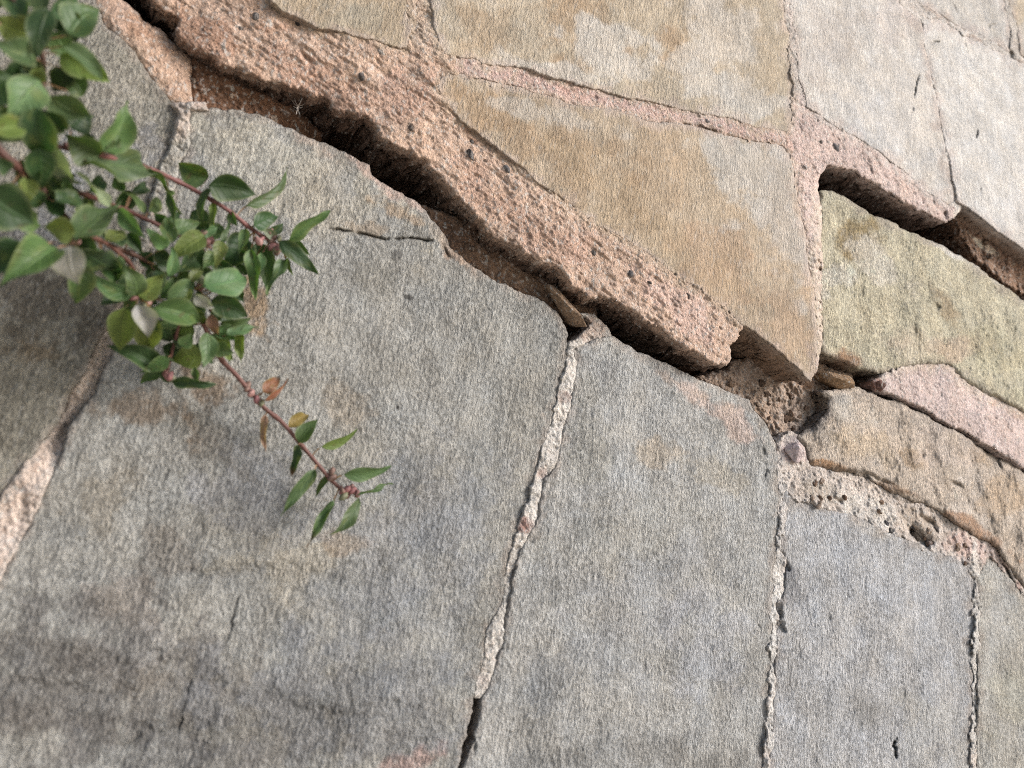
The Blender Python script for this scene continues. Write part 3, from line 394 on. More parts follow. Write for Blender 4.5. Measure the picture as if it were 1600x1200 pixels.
def biggest(cell):
    lab = np.where(cell, np.arange(1, cell.size + 1).reshape(cell.shape), 0)
    # flood by row runs with union-find
    par = {}
    def find(a):
        while par[a] != a:
            par[a] = par[par[a]]; a = par[a]
        return a
    H, Wd = cell.shape; runs = []; prev = []
    for j in range(H):
        r = np.flatnonzero(np.diff(np.concatenate(([0], cell[j].view(np.int8), [0]))))
        cur = []
        for a, b in zip(r[::2], r[1::2]):
            i = len(runs); par[i] = i; runs.append((j, a, b)); cur.append((a, b, i))
        p = 0
        for a, b, i in cur:
            for (c, d, k) in prev:
                if c < b and d > a:
                    ra, rb = find(i), find(k)
                    if ra != rb: par[ra] = rb
        prev = cur
    size = {}
    for i, (j, a, b) in enumerate(runs): r = find(i); size[r] = size.get(r, 0) + (b - a)
    if not size: return cell
    best = max(size, key=size.get); out = np.zeros_like(cell)
    for i, (j, a, b) in enumerate(runs):
        if find(i) == best: out[j, a:b] = True
    return out

BUILT = {}
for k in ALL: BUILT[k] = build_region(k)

# the body of the wall behind the face stones, out to beyond the picture
def core():
    xs = np.linspace(-520, 1880, 240); ys = np.linspace(-200, 1560, 180); X, Y = np.meshgrid(xs, ys)
    w = P(X, Y, np.zeros_like(X)); h = -.05 + .006 * fbm(w[..., 0], w[..., 2], 40, 4, 5)
    V = P(X, Y, h); n = np.arange(X.size).reshape(X.shape)
    q = np.stack([n[:-1, :-1], n[1:, :-1], n[1:, 1:], n[:-1, 1:]], -1).reshape(-1, 4)
    c = lin((96, 68, 48)) * (1 + .25 * fbm(w[..., 0], w[..., 2], 90, 3, 6))[..., None]
    o = mesh_from('wall_core', V.reshape(-1, 3), q, MAT_EARTH, wall, c.reshape(-1, 3))
    o['label'] = 'dark earthy core seen through the open cracks'
core()

def far_wall_material():
    m, t, b, o = nmat('rubble masonry')
    tc = N(t, 'ShaderNodeTexCoord'); mp = N(t, 'ShaderNodeMapping'); t.links.new(tc.outputs['Object'], mp.inputs[0]); mp.inputs['Scale'].default_value = (3.2, 3.2, 5.0)
    v = N(t, 'ShaderNodeTexVoronoi', feature='DISTANCE_TO_EDGE', Scale=1.0); t.links.new(mp.outputs[0], v.inputs['Vector'])
    vc = N(t, 'ShaderNodeTexVoronoi', feature='F1', Scale=1.0); t.links.new(mp.outputs[0], vc.inputs['Vector'])
    ns = noise(t, tc.outputs['Object'], 60, 6, .65)
    jn = ramp(t, v.outputs['Distance'], .02, .06, 0, 1)
    cr = N(t, 'ShaderNodeValToRGB'); t.links.new(vc.outputs['Color'], cr.inputs[0])
    cr.color_ramp.elements[0].color = (.26, .25, .22, 1); cr.color_ramp.elements[1].color = (.42, .36, .26, 1)
    mx = N(t, 'ShaderNodeMix', data_type='RGBA'); t.links.new(jn, mx.inputs[0]); mx.inputs[6].default_value = (.46, .32, .25, 1); t.links.new(cr.outputs[0], mx.inputs[7])
    sc = N(t, 'ShaderNodeVectorMath', operation='SCALE'); t.links.new(mx.outputs[2], sc.inputs[0]); t.links.new(ramp(t, ns, .3, .7, .7, 1.25), sc.inputs['Scale'])
    t.links.new(sc.outputs[0], b.inputs['Base Color']); b.inputs['Roughness'].default_value = .93
    bp = N(t, 'ShaderNodeBump', Strength=.8, Distance=.006); t.links.new(mth(t, 'ADD', ns, mth(t, 'MULTIPLY', jn, .6)), bp.inputs['Height']); t.links.new(bp.outputs[0], b.inputs['Normal'])
    return m
def slab(name, x0, x1, y0, y1, z0, z1, mat, parent):
    v = [(x, y, z) for x in (x0, x1) for y in (y0, y1) for z in (z0, z1)]
    q = [(0, 1, 3, 2), (4, 6, 7, 5), (0, 4, 5, 1), (2, 3, 7, 6), (0, 2, 6, 4), (1, 5, 7, 3)]
    return mesh_from(name, np.array(v), np.array(q), mat, parent, None, False)
MW = far_wall_material()
slab('masonry_body', -2.5, 4.5, .065, .5, 0, 3.6, MW, wall)
cn = P(np.array((-520, 1880, 1880, -520.)), np.array((-200, -200, 1560, 1560.)), np.zeros(4))
# outer face round the close-up stones: four fields butted against one another
zlo = max(cn[2][2], cn[3][2]) + .01
def field(poly):
    f = np.array([(x, 0.004, z) for x, z in poly]); n = len(f); bk = f + np.array((0, .06, 0))
    me = bpy.data.meshes.new('masonry_face'); me.from_pydata([tuple(p) for p in np.concatenate([f, bk])], [], [tuple(range(n)), tuple(range(2 * n - 1, n - 1, -1))] + [(i, i + n, (i + 1) % n + n, (i + 1) % n) for i in range(n)])
    me.materials.append(MW); me.update(); o = link(bpy.data.objects.new('masonry_face', me), wall); return o
(ax0, _, az0), (bx0, _, bz0), (cx0, _, cz0), (dx0, _, dz0) = cn
field([(-2.5, 0), (4.5, 0), (cx0, cz0), (dx0, dz0)]); field([(4.5, 0), (4.5, 3.6), (bx0, bz0), (cx0, cz0)])
field([(4.5, 3.6), (-2.5, 3.6), (ax0, az0), (bx0, bz0)]); field([(-2.5, 3.6), (-2.5, 0), (dx0, dz0), (ax0, az0)])

# ------------------------------------------------------------------ the ground in front of the wall
mg, t, b, o = nmat('dusty ground')
tc = N(t, 'ShaderNodeTexCoord'); cr = N(t, 'ShaderNodeValToRGB'); t.links.new(noise(t, tc.outputs['Object'], 9, 6, .65), cr.inputs[0])
cr.color_ramp.elements[0].color = (.40, .37, .32, 1); cr.color_ramp.elements[1].color = (.58, .54, .48, 1); t.links.new(cr.outputs[0], b.inputs['Base Color']); b.inputs['Roughness'].default_value = .95
tag(mesh_from('ground', np.array([(-60, -60, 0), (60, -60, 0), (60, 60, 0), (-60, 60, 0.)]), np.array([(0, 1, 2, 3)]), mg, None, None, False), kind='structure')

exec_later = []
# ------------------------------------------------------------------ pebbles set in the mortar, stone chips lodged in the crack
def blob(name, px, py, h, sx, sy, sz, col, mat, parent, seed, spin=0.0, lump=.28):
    c = P(np.array(px, float), np.array(py, float), h); nu, nv = (44, 28) if lump > .3 else (20, 12)
    u = np.linspace(0, 2 * math.pi, nu, endpoint=False); v = np.linspace(0, math.pi, nv)
    U, Vv = np.meshgrid(u, v); d = np.stack([np.sin(Vv) * np.cos(U), np.cos(Vv), np.sin(Vv) * np.sin(U)], -1)
    r = 1 + lump * (pn(d[..., 0] * 1.4 + seed, d[..., 2] * 1.4 + d[..., 1] * 1.1, seed) + .5 * pn(d[..., 0] * 3 + seed, d[..., 2] * 3 + d[..., 1] * 2.3, seed + 3) + .25 * pn(d[..., 0] * 7, d[..., 2] * 7 + d[..., 1] * 6, seed + 4))
    if lump > .3:                                        # broken stone: flat facets
        rs = np.random.RandomState(seed); pl = rs.normal(size=(13, 3)); pl /= np.linalg.norm(pl, axis=1)[:, None]; off = rs.uniform(.62, 1.0, 13)
        dot = np.clip(d @ pl.T, 1e-3, None); r = np.minimum((off / dot).min(-1), 1.35) * (1 + .10 * (r - 1))
    p = d * r[..., None] * np.array((sx, sy, sz)); a = math.radians(spin)
    q = p.copy(); q[..., 0] = p[..., 0] * math.cos(a) + p[..., 2] * math.sin(a); q[..., 2] = -p[..., 0] * math.sin(a) + p[..., 2] * math.cos(a)
    V = (q + c); V0 = V[0].mean(0); V1 = V[-1].mean(0)
    verts = np.concatenate([V[1:-1].reshape(-1, 3), [V0], [V1]]); m = nv - 2; idx = np.arange(m * nu).reshape(m, nu)
    nx = np.roll(idx, -1, 1); quads = np.stack([idx[:-1], nx[:-1], nx[1:], idx[1:]], -1).reshape(-1, 4)
    top = np.stack([np.full(nu, m * nu), nx[0], idx[0], idx[0]], -1); bot = np.stack([np.full(nu, m * nu + 1), idx[-1], nx[-1], nx[-1]], -1)
    me = bpy.data.meshes.new(name); faces = [tuple(f) for f in quads] + [tuple(f[:3]) for f in top] + [tuple(f[:3]) for f in bot]
    me.from_pydata([tuple(x) for x in verts], [], faces); me.polygons.foreach_set('use_smooth', [True] * len(me.polygons))
    at = me.attributes.new('tint', 'FLOAT_COLOR', 'POINT'); nn = fbm(verts[:, 0], verts[:, 2], 240, 3, seed)
    cc = np.ones((len(verts), 4), np.float32); cc[:, :3] = alb(lin(col)) * (1 + .25 * nn)[:, None]; at.data.foreach_set('color', cc.ravel())
    me.materials.append(mat); me.update()
    return link(bpy.data.objects.new(name, me), parent)
def surf_h(k, px, py):
    sl, h = BUILT[k][1]; i = np.clip(np.searchsorted(XS[sl[1]], px), 0, h.shape[1] - 1); j = np.clip(np.searchsorted(YS[sl[0]], py), 0, h.shape[0] - 1); return float(h[j, i])
PEB = [('band', 565, 120, 6, (112,104,100)), ('band', 735, 243, 6, (108,108,112)), ('band', 792, 264, 6, (126,128,134)), ('band', 737, 222, 4.5, (84,82,82)), ('band', 465, 37, 4.5, (58,56,58)), ('band', 400, 26, 6, (128,126,124)),
       ('band', 375, 45, 4.5, (110,104,98)), ('band', 985, 428, 6, (132,134,140)), ('band', 927, 396, 5, (104,102,100)), ('band', 1015, 442, 3.5, (92,86,82)), ('band', 642, 200, 4, (120,108,98)), ('band', 595, 82, 5, (216,206,194)), ('band', 1075, 462, 4, (110,96,88)), ('band', 560, 240 - 60, 4, (150,110,88)),
       ('fork', 1305, 230, 5, (150,152,160)), ('fork', 1258, 262, 5, (214,206,200)), ('fork', 1282, 222, 4, (96,92,92)), ('strip', 905, 128, 4, (120,100,96)), ('strip', 1105, 190, 4, (128,124,126)),
       ('rubble', 1385, 817, 4.5, (84,88,104)), ('rubble', 1425, 820, 6, (84,88,100)), ('rubble', 1391, 830, 5, (70,72,76)), ('rubble', 1463, 828, 5, (74,72,74)), ('rubble', 1430, 838, 8, (106,96,80)), ('rubble', 1452, 850, 6, (150,120,106))]
for i, (k, x, y, r, c) in enumerate(PEB):
    s = r * float(np.interp(x, XS, MPP[np.searchsorted(YS, y)]))
    c = tuple(.72 * a + .28 * b_ for a, b_ in zip(c, (168, 142, 126)))
    blob('pebble', x, y, surf_h(k, x, y) - s * .15, s * random.uniform(.9, 1.5), s * .7, s * random.uniform(.7, 1.05), c, MAT_STONE, BUILT[k][0], 40 + i, random.uniform(0, 90), random.choice((.2, .28, .33)))
CH = [('stone_chip', 884, 482, .000, 38, 9, (164,130,96), 27, 'flat brown stone chip lodged on the lower lip of the long crack'),
      ('mortar_lump', 1300, 594, -.004, 34, 13, (164,126,82), 2, 'knobbly ochre mortar lump stuck under the yellowish stone near the small hole'),
      ('pebble_chip', 1243, 706, .003, 19, 17, (204,180,178), 20, 'small pinkish mortar chip at the pointed end of the tan boulder'),
      ('dark_chip', 1372, 603, .004, 9, 12, (124,84,70), 10, 'small reddish chip closing the little hole at the start of the curved crack')]
for i, (nm, x, y, h, w, tt, c, sp, lab) in enumerate(CH):
    m = float(np.interp(x, XS, MPP[np.searchsorted(YS, y)]))
    tag(blob(nm, x, y, h, w * m, .009 if w > 20 else .005, tt * m, c, MAT_EARTH if i != 2 else MAT_MORTAR, None, 90 + i * 7, sp, .35), lab, 'stone chip' if i in (0, 3) else 'mortar chip')
rs_ = np.random.RandomState(11)
for k, n, x0, y0, x1, y1 in (('fill', 14, 690, 372, 925, 490), ('corner', 22, 1130, 610, 1270, 640), ('shelf', 8, 315, 150, 450, 205), ('deep_lip', 12, 1505, 350, 1595, 425), ('rubble', 16, 1260, 765, 1520, 870)):
    for q in range(n):
        u = rs_.rand(); x = x0 + (x1 - x0) * u + rs_.normal(0, 12); y = y0 + (y1 - y0) * u + rs_.normal(0, 16); m = float(np.interp(x, XS, MPP[np.searchsorted(YS, y)])); r = m * rs_.uniform(2.2, 5.5)
        sl_, sd_k = SD[k]; jj, ii = np.searchsorted(YS[sl_[0]], y), np.searchsorted(XS[sl_[1]], x)
        if jj >= sd_k.shape[0] or ii >= sd_k.shape[1] or sd_k[jj, ii] < 4: continue
        cl = ((150,118,90), (128,98,74), (176,150,126), (110,84,64))[rs_.randint(4)]
        blob('crumb', x, y, surf_h(k, x, y) + r * .2, r * 1.3, r * .8, r, cl, MAT_EARTH, BUILT[k][0], 700 + q, rs_.uniform(0, 180), .34)
# a wisp of cobweb inside the crack
def tube(paths, sides=5):
    V, Q, n = [], [], 0
    for pts, rad in paths:
        pts = np.array(pts); T = np.gradient(pts, axis=0); T /= np.linalg.norm(T, axis=1)[:, None] + 1e-12
        up = np.array((0.13, -.9, .3)); A = np.cross(T, up); A /= np.linalg.norm(A, axis=1)[:, None] + 1e-9; B = np.cross(T, A)
        rad = np.broadcast_to(rad, len(pts))
        for k in range(len(pts)):
            for s in range(sides):
                a = 2 * math.pi * s / sides; V.append(pts[k] + rad[k] * (math.cos(a) * A[k] + math.sin(a) * B[k]))
        for k in range(len(pts) - 1):
            for s in range(sides):
                s2 = (s + 1) % sides; Q.append((n + k * sides + s, n + k * sides + s2, n + (k + 1) * sides + s2, n + (k + 1) * sides + s))
        n += len(pts) * sides
    return np.array(V), np.array(Q)
mc, t, b, o = nmat('dusty thread'); b.inputs['Base Color'].default_value = (.7, .62, .55, 1); b.inputs['Roughness'].default_value = .8
hub = P(np.array(466.), np.array(166.), -.003); paths = []
for k in range(9):
    e = P(np.array(468. + random.uniform(-16, 14)), np.array(168. + random.uniform(-16, 14)), random.uniform(-.010, .002))
    paths.append(([hub, (hub + e) / 2 + np.array((0, 0, -.0008)), e], .00013))
V, Q = tube(paths, 4)
tag(mesh_from('cobweb', V, Q, mc, None), 'tiny dusty cobweb wisp hanging inside the long dark crack', 'cobweb')
#PLANT
# ------------------------------------------------------------------ the plant growing out of the wall
ml, t, b, o = nmat('hairy green leaf')
at = N(t, 'ShaderNodeAttribute', attribute_name='tint'); uv = N(t, 'ShaderNodeAttribute', attribute_name='blade')
sp = N(t, 'ShaderNodeSeparateXYZ'); t.links.new(uv.outputs['Vector'], sp.inputs[0])
av = mth(t, 'ABSOLUTE', sp.outputs['Y'])
side = mth(t, 'SINE', mth(t, 'MULTIPLY', mth(t, 'SUBTRACT', sp.outputs['X'], mth(t, 'MULTIPLY', av, .24)), 36.0))
veins = mth(t, 'MAXIMUM', ramp(t, side, .80, 1.0, 0, .55), ramp(t, av, .02, .10, 1, 0))
tc = N(t, 'ShaderNodeTexCoord'); fz = noise(t, tc.outputs['Object'], 900, 3, .6); lo = noise(t, tc.outputs['Object'], 130, 3, .6)
sc = N(t, 'ShaderNodeVectorMath', operation='SCALE'); t.links.new(at.outputs['Color'], sc.inputs[0])
t.links.new(mth(t, 'MULTIPLY', mth(t, 'MULTIPLY_ADD', lo, .5, .74), mth(t, 'ADD', mth(t, 'MULTIPLY_ADD', veins, .42, .80), mth(t, 'MULTIPLY', fz, .2))), sc.inputs['Scale'])
t.links.new(sc.outputs[0], b.inputs['Base Color']); b.inputs['Roughness'].default_value = .48; b.inputs['Specular IOR Level'].default_value = .35
b.inputs['Sheen Weight'].default_value = .04; b.inputs['Sheen Roughness'].default_value = .5
bp = N(t, 'ShaderNodeBump', Strength=.7, Distance=.0006); t.links.new(mth(t, 'SUBTRACT', mth(t, 'MULTIPLY', fz, .35), veins), bp.inputs['Height']); t.links.new(bp.outputs[0], b.inputs['Normal'])
tr = N(t, 'ShaderNodeBsdfTranslucent'); tw = N(t, 'ShaderNodeVectorMath', operation='MULTIPLY'); t.links.new(sc.outputs[0], tw.inputs[0]); tw.inputs[1].default_value = (1.5, 1.7, .7); t.links.new(tw.outputs[0], tr.inputs[0])
ms = N(t, 'ShaderNodeMixShader'); ms.inputs[0].default_value = .28; t.links.new(b.outputs[0], ms.inputs[1]); t.links.new(tr.outputs[0], ms.inputs[2]); t.links.new(ms.outputs[0], o.inputs[0])
mstem, t, b, o = nmat('reddish stem')
at = N(t, 'ShaderNodeAttribute', attribute_name='tint'); tc = N(t, 'ShaderNodeTexCoord'); fz = noise(t, tc.outputs['Object'], 700, 3, .6)
sc = N(t, 'ShaderNodeVectorMath', operation='SCALE'); t.links.new(at.outputs['Color'], sc.inputs[0]); t.links.new(mth(t, 'MULTIPLY_ADD', fz, .9, .55), sc.inputs['Scale'])
t.links.new(sc.outputs[0], b.inputs['Base Color']); b.inputs['Roughness'].default_value = .6; bp = N(t, 'ShaderNodeBump', Strength=.6, Distance=.0005); t.links.new(fz, bp.inputs['Height']); t.links.new(bp.outputs[0], b.inputs['Normal'])

plant = link(bpy.data.objects.new('wall_plant', None)); plant.location = Vector(P(np.array(-60.), np.array(120.), .0)); plant.empty_display_size = .05
tag(plant, 'leafy green plant with reddish stems trailing down over the grey stones', 'plant')
PINV = Matrix.Translation(-plant.location)
HP = [(0,0,.105),(0,200,.095),(0,420,.080),(120,60,.095),(150,200,.080),(110,380,.072),(230,480,.038),(300,300,.036),(440,390,.027),(340,540,.024),(240,570,.021),(450,660,.019),(540,770,.018),(200,330,.045)]
def hp(x, y):
    num = den = 0
    for a, c, h in HP:
        w = 1 / ((x - a) ** 2 + (y - c) ** 2 + 900) ** 1.5; num += w * h; den += w
    return num / den
def own(o, parent): o.parent = parent; o.matrix_parent_inverse = Matrix(); return o
def stem_mesh(name, px, r0, r1, dh, col, parent):
    # smooth the listed points into a curve
    pts = np.array(px, float); s = np.concatenate([[0], np.cumsum(np.linalg.norm(np.diff(pts, axis=0), axis=1))]); q = np.linspace(0, s[-1], max(8, int(s[-1] / 7)))
    x = np.interp(q, s, pts[:, 0]); y = np.interp(q, s, pts[:, 1])
    for _ in range(2):
        x[1:-1] = (x[:-2] + 2 * x[1:-1] + x[2:]) / 4; y[1:-1] = (y[:-2] + 2 * y[1:-1] + y[2:]) / 4
    h = np.array([hp(a, c) for a, c in zip(x, y)]) + dh
    p = np.stack([P(x[i], y[i], h[i]) for i in range(len(x))])
    rad = np.linspace(r0, r1, len(x)) * (1 + .38 * np.maximum(0, np.sin(q / 10.0 + r0 * 3e4)) ** 8)
    V, Q = tube([(p, rad)], 8)
    nn = np.repeat(pn(q / 25.0, q * 0 + r0 * 1e4, 3), 8)[:, None]; c = lin(col) * (1 + .25 * nn)
    o = mesh_from(name, V - np.array(plant.location), Q, mstem, plant, c)
    return o, p
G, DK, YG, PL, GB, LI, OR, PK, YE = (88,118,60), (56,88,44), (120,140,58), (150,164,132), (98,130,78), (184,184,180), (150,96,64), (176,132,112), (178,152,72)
STEMS = {  # points, radius start/end (m), height offset, colour
 'main': ([(-60,150),(-20,205),(0,237),(35,268),(62,292),(80,315),(100,335),(114,358),(118,380)], .0017, .0011, -.004, (82,50,42)),
 'top': ([(-40,-60),(10,-12),(45,26),(62,58),(68,100),(66,135),(60,172),(58,200)], .0014, .0009, -.004, (84,60,46)),
 'side': ([(-40,150),(0,190),(30,205),(55,225),(100,230),(140,245),(160,250)], .0012, .0008, -.010, (82,54,46)),
 'long': ([(100,228),(150,240),(215,257),(245,268),(275,282),(302,296),(332,313),(362,332),(385,352),(405,366),(425,378),(440,388)], .0011, .0009, .000, (112,70,66)),
 'mid': ([(80,315),(110,300),(135,304),(165,316),(190,325),(222,340),(246,350),(270,366),(300,372),(318,372)], .0011, .0008, -.005, (90,52,46)),
 'low': ([(118,360),(150,372),(175,385),(205,412),(216,440),(217,464)], .0010, .0008, -.006, (94,60,50)),
 'inner': ([(175,385),(215,400),(255,425),(285,440),(308,450)], .0010, .0007, -.008, (84,56,46)),
 'hang': ([(280,440),(290,470),(280,505),(270,545),(262,575),(262,592)], .0008, .0007, -.006, (88,54,46)),
 'right': ([(308,450),(328,480),(338,505),(336,530)], .0009, .0007, -.006, (92,68,54)),
 'sprig': ([(318,505),(335,545),(350,568),(366,582),(384,604),(400,622),(415,640),(436,655),(452,672),(466,690),(485,712),(498,727),(510,742),(524,757),(541,770)], .0011, .0009, .000, (104,68,60)),
}
SL = {'main': 'thick dark red stem', 'sprig': 'long bare reddish sprig hanging below the leaves', 'long': 'reddish stem arching out of the foliage'}
STEM = {}
for k, (px, r0, r1, dh, col) in STEMS.items():
    so, sp_ = stem_mesh('stem', px, r0, r1, dh, col, plant); STEM[k] = (so, sp_)
    if k in SL: so['label'] = SL[k]
# base x, y, tip x, y, visible width, front(+)/back(-) layer, roll, colour
L = [
 (75,14,58,82,34,2,10,DK),(80,25,135,-4,22,1,30,DK),(66,20,60,-22,28,0,-10,G),(40,32,2,-14,30,0,15,DK),(108,54,152,12,46,0,-15,GB),(94,84,166,131,36,-1,20,YG),(100,72,164,120,24,1,-30,GB),(76,150,142,184,44,0,25,GB),
 (62,126,28,200,48,1,-15,GB),(56,88,-2,68,38,1,20,GB),(52,102,-8,128,32,-1,-20,DK),(46,56,-8,28,44,0,10,YG),(84,50,112,92,32,-1,-10,G),(56,168,62,249,46,2,12,DK),(62,232,70,297,37,1,-10,DK),(156,242,107,212,50,1,-15,G),
 (160,236,200,166,44,1,25,G),(88,230,122,294,26,2,35,PL),(134,254,230,273,40,2,-30,GB),(178,276,195,299,20,-1,10,DK),(-24,298,50,344,74,3,-10,DK),(14,268,-14,245,26,1,0,DK),(117,362,72,356,40,2,-15,YG),(96,340,72,310,26,0,15,DK),
 (120,376,179,328,44,2,-18,G),(86,386,12,434,56,3,15,G),(32,378,-14,426,48,2,-10,DK),(108,384,122,438,48,4,10,LI),(120,386,187,426,48,1,20,DK),(126,410,119,469,38,0,-15,G),(186,326,224,368,24,1,25,GB),(200,364,221,395,22,-1,0,DK),
 (226,333,198,298,11,1,40,G),(172,322,124,274,13,1,45,PL),(326,277,284,256,40,-1,-12,G),(326,289,394,304,44,2,15,DK),(386,321,459,275,17,1,40,G),(328,294,312,346,13,1,40,G),(334,318,333,367,12,0,30,YG),(234,262,266,306,12,2,45,G),
 (264,300,271,351,12,2,40,G),(262,298,283,334,8,1,50,PL),(270,379,261,343,25,2,10,G),(262,387,234,366,22,2,-25,GB),(319,368,271,396,34,2,18,YG),(352,363,289,346,28,-1,0,DK),(386,372,350,414,48,-1,10,DK),(346,377,340,411,22,2,-10,YG),
 (345,380,359,349,9,2,30,G),(393,390,396,460,23,1,15,G),(400,380,419,448,34,-1,-15,DK),(450,376,509,334,20,1,28,G),(437,377,491,424,25,2,-15,DK),(447,406,420,457,16,1,30,GB),(460,376,483,397,14,0,0,G),(432,374,410,356,15,0,10,PL),
 (448,404,456,427,9,0,20,G),(322,398,280,424,38,-1,-10,DK),(262,433,266,391,18,2,25,GB),(213,461,196,419,32,2,15,G),(212,463,151,438,28,1,-25,GB),(219,466,256,431,32,1,15,YG),(252,466,286,430,28,0,-18,G),(262,471,308,444,32,1,20,GB),
 (317,448,384,425,46,3,-12,GB),(305,459,331,483,19,3,25,LI),(330,469,381,491,38,2,14,DK),(239,481,311,503,44,4,-8,G),(196,480,187,543,44,1,12,YG),(213,477,232,523,35,4,-12,LI),(236,490,238,545,43,0,10,YG),(302,508,272,522,28,-1,0,YG),
 (246,574,184,544,38,0,10,DK),(263,559,226,583,23,1,-18,G),(316,559,270,562,40,-1,10,YG),(325,521,318,569,29,3,-10,GB),(337,540,363,551,25,2,15,G),(338,515,365,531,28,1,-15,GB),(345,506,389,498,20,1,20,G),(354,523,399,506,17,2,-30,GB),
 (374,519,376,561,17,1,20,YG),(331,490,342,527,17,2,20,PK),(270,595,330,603,18,0,25,DK),(249,582,273,597,13,0,0,DK),(360,438,367,466,11,-1,20,OR),(305,574,307,597,12,0,20,GB),
 (411,613,438,589,22,1,10,OR),(413,626,447,595,8,2,30,OR),(415,648,414,700,12,1,20,PK),(450,668,479,650,20,0,0,YE),(466,691,493,659,25,1,-10,G),(502,698,554,674,14,1,28,YG),(466,695,451,739,14,1,25,DK),(492,734,442,798,21,2,-15,GB),
 (514,744,492,773,11,0,20,G),(537,741,603,729,21,2,25,GB),(559,774,607,757,7,1,35,G),(521,782,483,847,15,1,20,G),(561,779,513,833,21,1,-20,GB),
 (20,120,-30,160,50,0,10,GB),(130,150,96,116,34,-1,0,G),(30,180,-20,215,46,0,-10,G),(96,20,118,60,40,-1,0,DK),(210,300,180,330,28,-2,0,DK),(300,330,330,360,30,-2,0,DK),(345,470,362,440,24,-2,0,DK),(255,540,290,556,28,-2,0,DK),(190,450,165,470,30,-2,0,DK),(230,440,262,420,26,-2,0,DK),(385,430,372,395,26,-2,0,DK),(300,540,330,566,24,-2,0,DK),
(232,330,250,312,20,-1,20,G),(268,352,240,336,22,-1,-20,DK),(336,392,318,420,22,0,15,G),(372,392,392,416,22,-1,10,DK),(410,396,398,428,16,0,-20,GB),(300,428,276,446,24,-1,10,G),(352,446,378,470,24,0,-10,DK),(286,470,262,490,26,-1,0,G),(316,476,300,508,24,0,15,DK),(330,500,352,486,18,1,-15,G),(226,498,204,520,26,-1,10,DK),(280,540,300,522,22,0,10,G),(160,390,140,420,26,-1,0,DK),(176,362,200,380,20,0,15,G),(60,262,30,290,40,0,10,DK),(24,330,60,352,36,0,-10,G),
(140,300,168,278,24,-1,15,DK),(96,300,74,280,28,0,-10,G),(150,340,160,366,26,-1,0,DK),(206,300,232,284,18,-1,10,DK),(66,320,40,300,30,-1,0,DK),(240,396,268,408,24,-1,0,DK),(300,356,282,372,20,-1,10,G),(318,384,300,366,20,-1,0,DK),(360,330,372,352,14,0,20,G),(420,362,440,350,14,0,15,DK),(250,500,268,536,26,-2,0,DK),(336,448,352,430,20,0,-15,YG),(290,540,270,520,24,-2,0,DK),(110,200,136,176,34,-1,10,DK),(30,100,66,120,38,-1,0,DK),(90,160,110,190,34,-1,0,G),
 # deeper leaves that close the clump behind the listed ones
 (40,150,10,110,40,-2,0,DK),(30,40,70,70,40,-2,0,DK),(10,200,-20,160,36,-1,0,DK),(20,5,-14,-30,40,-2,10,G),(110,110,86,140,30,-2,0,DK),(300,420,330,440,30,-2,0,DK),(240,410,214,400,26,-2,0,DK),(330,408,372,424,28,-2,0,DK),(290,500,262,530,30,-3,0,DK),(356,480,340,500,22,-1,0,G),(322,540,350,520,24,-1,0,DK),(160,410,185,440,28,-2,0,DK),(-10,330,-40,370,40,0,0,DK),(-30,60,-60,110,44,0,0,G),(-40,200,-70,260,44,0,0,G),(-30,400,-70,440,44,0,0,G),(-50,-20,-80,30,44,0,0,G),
]
allp = [(k, p) for k, (o_, pp) in STEM.items() for p in pp]; allq = np.array([p for _, p in allp])
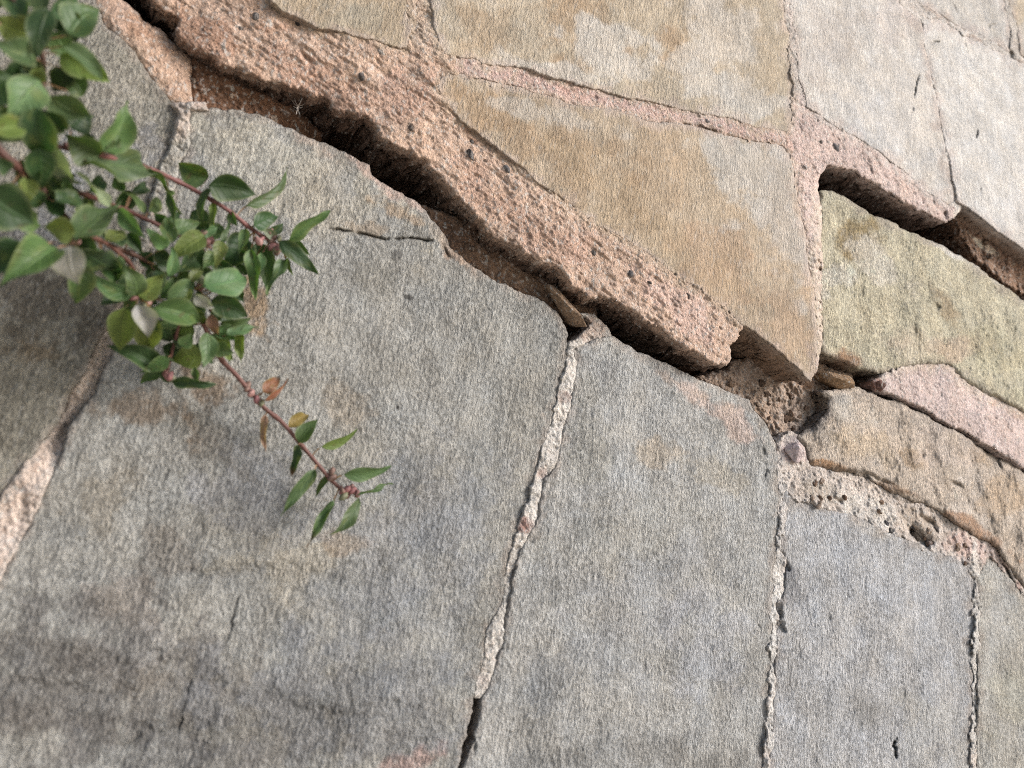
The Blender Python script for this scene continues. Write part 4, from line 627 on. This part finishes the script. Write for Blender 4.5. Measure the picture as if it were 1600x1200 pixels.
def leaf(i, bx, by, tx, ty, w, layer, roll, col):
    rs = np.random.RandomState(500 + i); big = 1.02 + .16 * float(by < 240 and bx < 130); w *= big * 1.04; tx += (tx - bx) * .12; ty += (ty - by) * .12
    hb = hp(bx, by) + layer * .0035; ht = hp(tx, ty) + layer * .0035 + rs.uniform(-.006, .004)
    A = P(bx, by, hb); T = P(tx, ty, ht)
    d = T - A; ln = np.linalg.norm(d); a = d / ln
    mid = (A + T) / 2; view = CAM - mid; dist = (mid - CAM) @ FWD; view /= np.linalg.norm(view)
    sd_ = np.cross(view, a); sd_ /= np.linalg.norm(sd_); nr = np.cross(a, sd_)
    r = math.radians(roll); sv = sd_ * math.cos(r) + nr * math.sin(r); nv = -sd_ * math.sin(r) + nr * math.cos(r)
    half = w / 2 * dist / F / math.cos(r)
    # nearest stem point; the stalk runs to it
    j = np.argmin(np.linalg.norm(allq - A, axis=1)); root = allq[j]; key = allp[j][0]
    st = root - A; sln = np.linalg.norm(st)
    if sln > .016: root = A + st / sln * .016
    nu, nv_ = 18, 9; us = np.linspace(0, 1, nu); vs2 = np.linspace(-1, 1, nv_)
    sharp = rs.uniform(.95, 1.25); f = us ** .60 * (1 - us) ** (1.12 * sharp); f = f / f.max(); f = np.maximum(f, .03); f[-1] = .015
    arch = rs.uniform(-.06, .12); curl = rs.uniform(-.30, .10); fold = rs.uniform(.15, .75); wav = rs.uniform(.01, .09); ph = rs.uniform(0, 6); asym = rs.uniform(-.12, .12); bend = rs.uniform(-.10, .10)
    rows = []; B = []
    for k in range(5):                                   # stalk
        s = k / 5.0; c0 = root * (1 - s) + A * s - nv * .0006 * math.sin(s * math.pi)
        rows.append([c0 + sv * v * .00038 - nv * (1 - v * v) * .0003 for v in vs2]); B.append([(0, v * .05, 1) for v in vs2])
    for k, u in enumerate(us):
        c0 = A + d * u + nv * ln * (arch * 4 * u * (1 - u) + curl * u ** 3) + sv * ln * bend * math.sin(math.pi * u)
        rows.append([c0 + sv * half * f[k] * v * (1 + asym * np.sign(v)) * (1 - .12 * fold) + nv * (half * f[k] * (fold * abs(v) ** 1.3) + ln * wav * math.sin(u * 9 + ph + v) * abs(v) ** 2) for v in vs2]); B.append([(u, v, 0) for v in vs2])
    V = np.array(rows); n = len(rows); idx = np.arange(n * nv_).reshape(n, nv_); Q = np.stack([idx[:-1, :-1], idx[:-1, 1:], idx[1:, 1:], idx[1:, :-1]], -1).reshape(-1, 4)
    B = np.array(B).reshape(-1, 3)
    c = np.ones((len(B), 3)) * lin(col) * rs.uniform(.55, .95) * (1 + rs.uniform(-.08, .08, 3))
    u, v = B[:, 0], B[:, 1]; nz = fbm(u * 2 + i, v + i * 1.7, 1.6, 3, i)
    yl = sstep(.1, .9, nz) * rs.uniform(0, .35); c = c * (1 - yl[:, None]) + lin((140,138,58)) * yl[:, None]
    if col in (YG, YE, G, OR) or rs.rand() < .2:
        br = sstep(.55, .95, fbm(u * 3 + i * 3.1, v * 1.4, 1.5, 3, i + 9)) * .55; c = c * (1 - br[:, None]) + lin((92,58,34)) * br[:, None]
    if (bx, by) in ((466,695), (521,782), (411,613)): tb = sstep(.62, .95, u)[:, None]; c = c * (1 - tb) + lin((86,52,36) if by != 613 else (40,34,32)) * tb
    rim = sstep(.86, 1., np.abs(v))[:, None] * .35 * (1 - B[:, 2:3]); c = c * (1 - rim) + lin((150,160,112)) * rim
    st_ = B[:, 2:3]; c = alb(c, .88) * (1 - st_) + lin((134,104,82)) * st_
    o = mesh_from('leaf', V.reshape(-1, 3) - np.array(plant.location), Q, ml, STEM[key][0], c)
    at = o.data.attributes.new('blade', 'FLOAT_VECTOR', 'POINT'); at.data.foreach_set('vector', np.ascontiguousarray(B, np.float32).ravel())
    lb = {OR: 'dry orange-brown leaf', PK: 'withered pinkish leaf', LI: 'pale silvery leaf', YE: 'yellowed leaf'}.get(col)
    if lb: o['label'] = lb
rf = np.random.RandomState(21)
for k, n in (('mid', 9), ('low', 7), ('inner', 8), ('hang', 4), ('right', 4), ('main', 5), ('top', 6), ('long', 4)):   # smaller leaves close to the stems
    px = np.array(STEMS[k][0], float)
    for q in range(n):
        j = rf.randint(len(px) - 1); f = rf.rand(); c = px[j] * (1 - f) + px[j + 1] * f; d = px[j + 1] - px[j]; a = math.atan2(d[1], d[0]) + rf.choice((-1, 1)) * rf.uniform(.5, 1.4); ln = rf.uniform(24, 42) * (1.25 if k in ('main', 'top') else 1)
        if c[0] < -20 or c[1] < -10: continue
        b0 = c + np.array((math.cos(a), math.sin(a))) * 6; t0 = c + np.array((math.cos(a), math.sin(a))) * (6 + ln)
        L.append((b0[0], b0[1], t0[0], t0[1], ln * rf.uniform(.5, .72), rf.randint(-1, 2), rf.uniform(-35, 35), (G, DK, DK, YG, GB)[rf.randint(5)]))
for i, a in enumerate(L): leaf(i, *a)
# small reddish flower buds clustered at the nodes
BUD = [('long', 434, 386, 10), ('long', 418, 372, 6), ('sprig', 541, 770, 10), ('sprig', 518, 744, 3), ('inner', 322, 376, 8), ('inner', 312, 444, 4), ('hang', 262, 588, 4), ('low', 222, 470, 6), ('main', 112, 378, 5), ('sprig', 388, 608, 3), ('sprig', 404, 628, 3)]
for k, (st, x, y, n) in enumerate(BUD):
    for q in range(n):
        bx, by = x + random.gauss(0, 6.5 if n > 5 else 3.5), y + random.gauss(0, 6.5 if n > 5 else 3.5); h = hp(bx, by) + random.uniform(-.001, .004)
        s = random.uniform(.0009, .0017); cl = random.choice(((150,84,84), (132,78,72), (160,108,98), (112,112,74), (122,86,70)))
        ob = blob('flower_bud', bx, by, h, s, s * .9, s * 1.5, cl, mstem, STEM[st][0], 300 + k * 20 + q, random.uniform(-60, 60), .25)
        ob.data.transform(PINV)
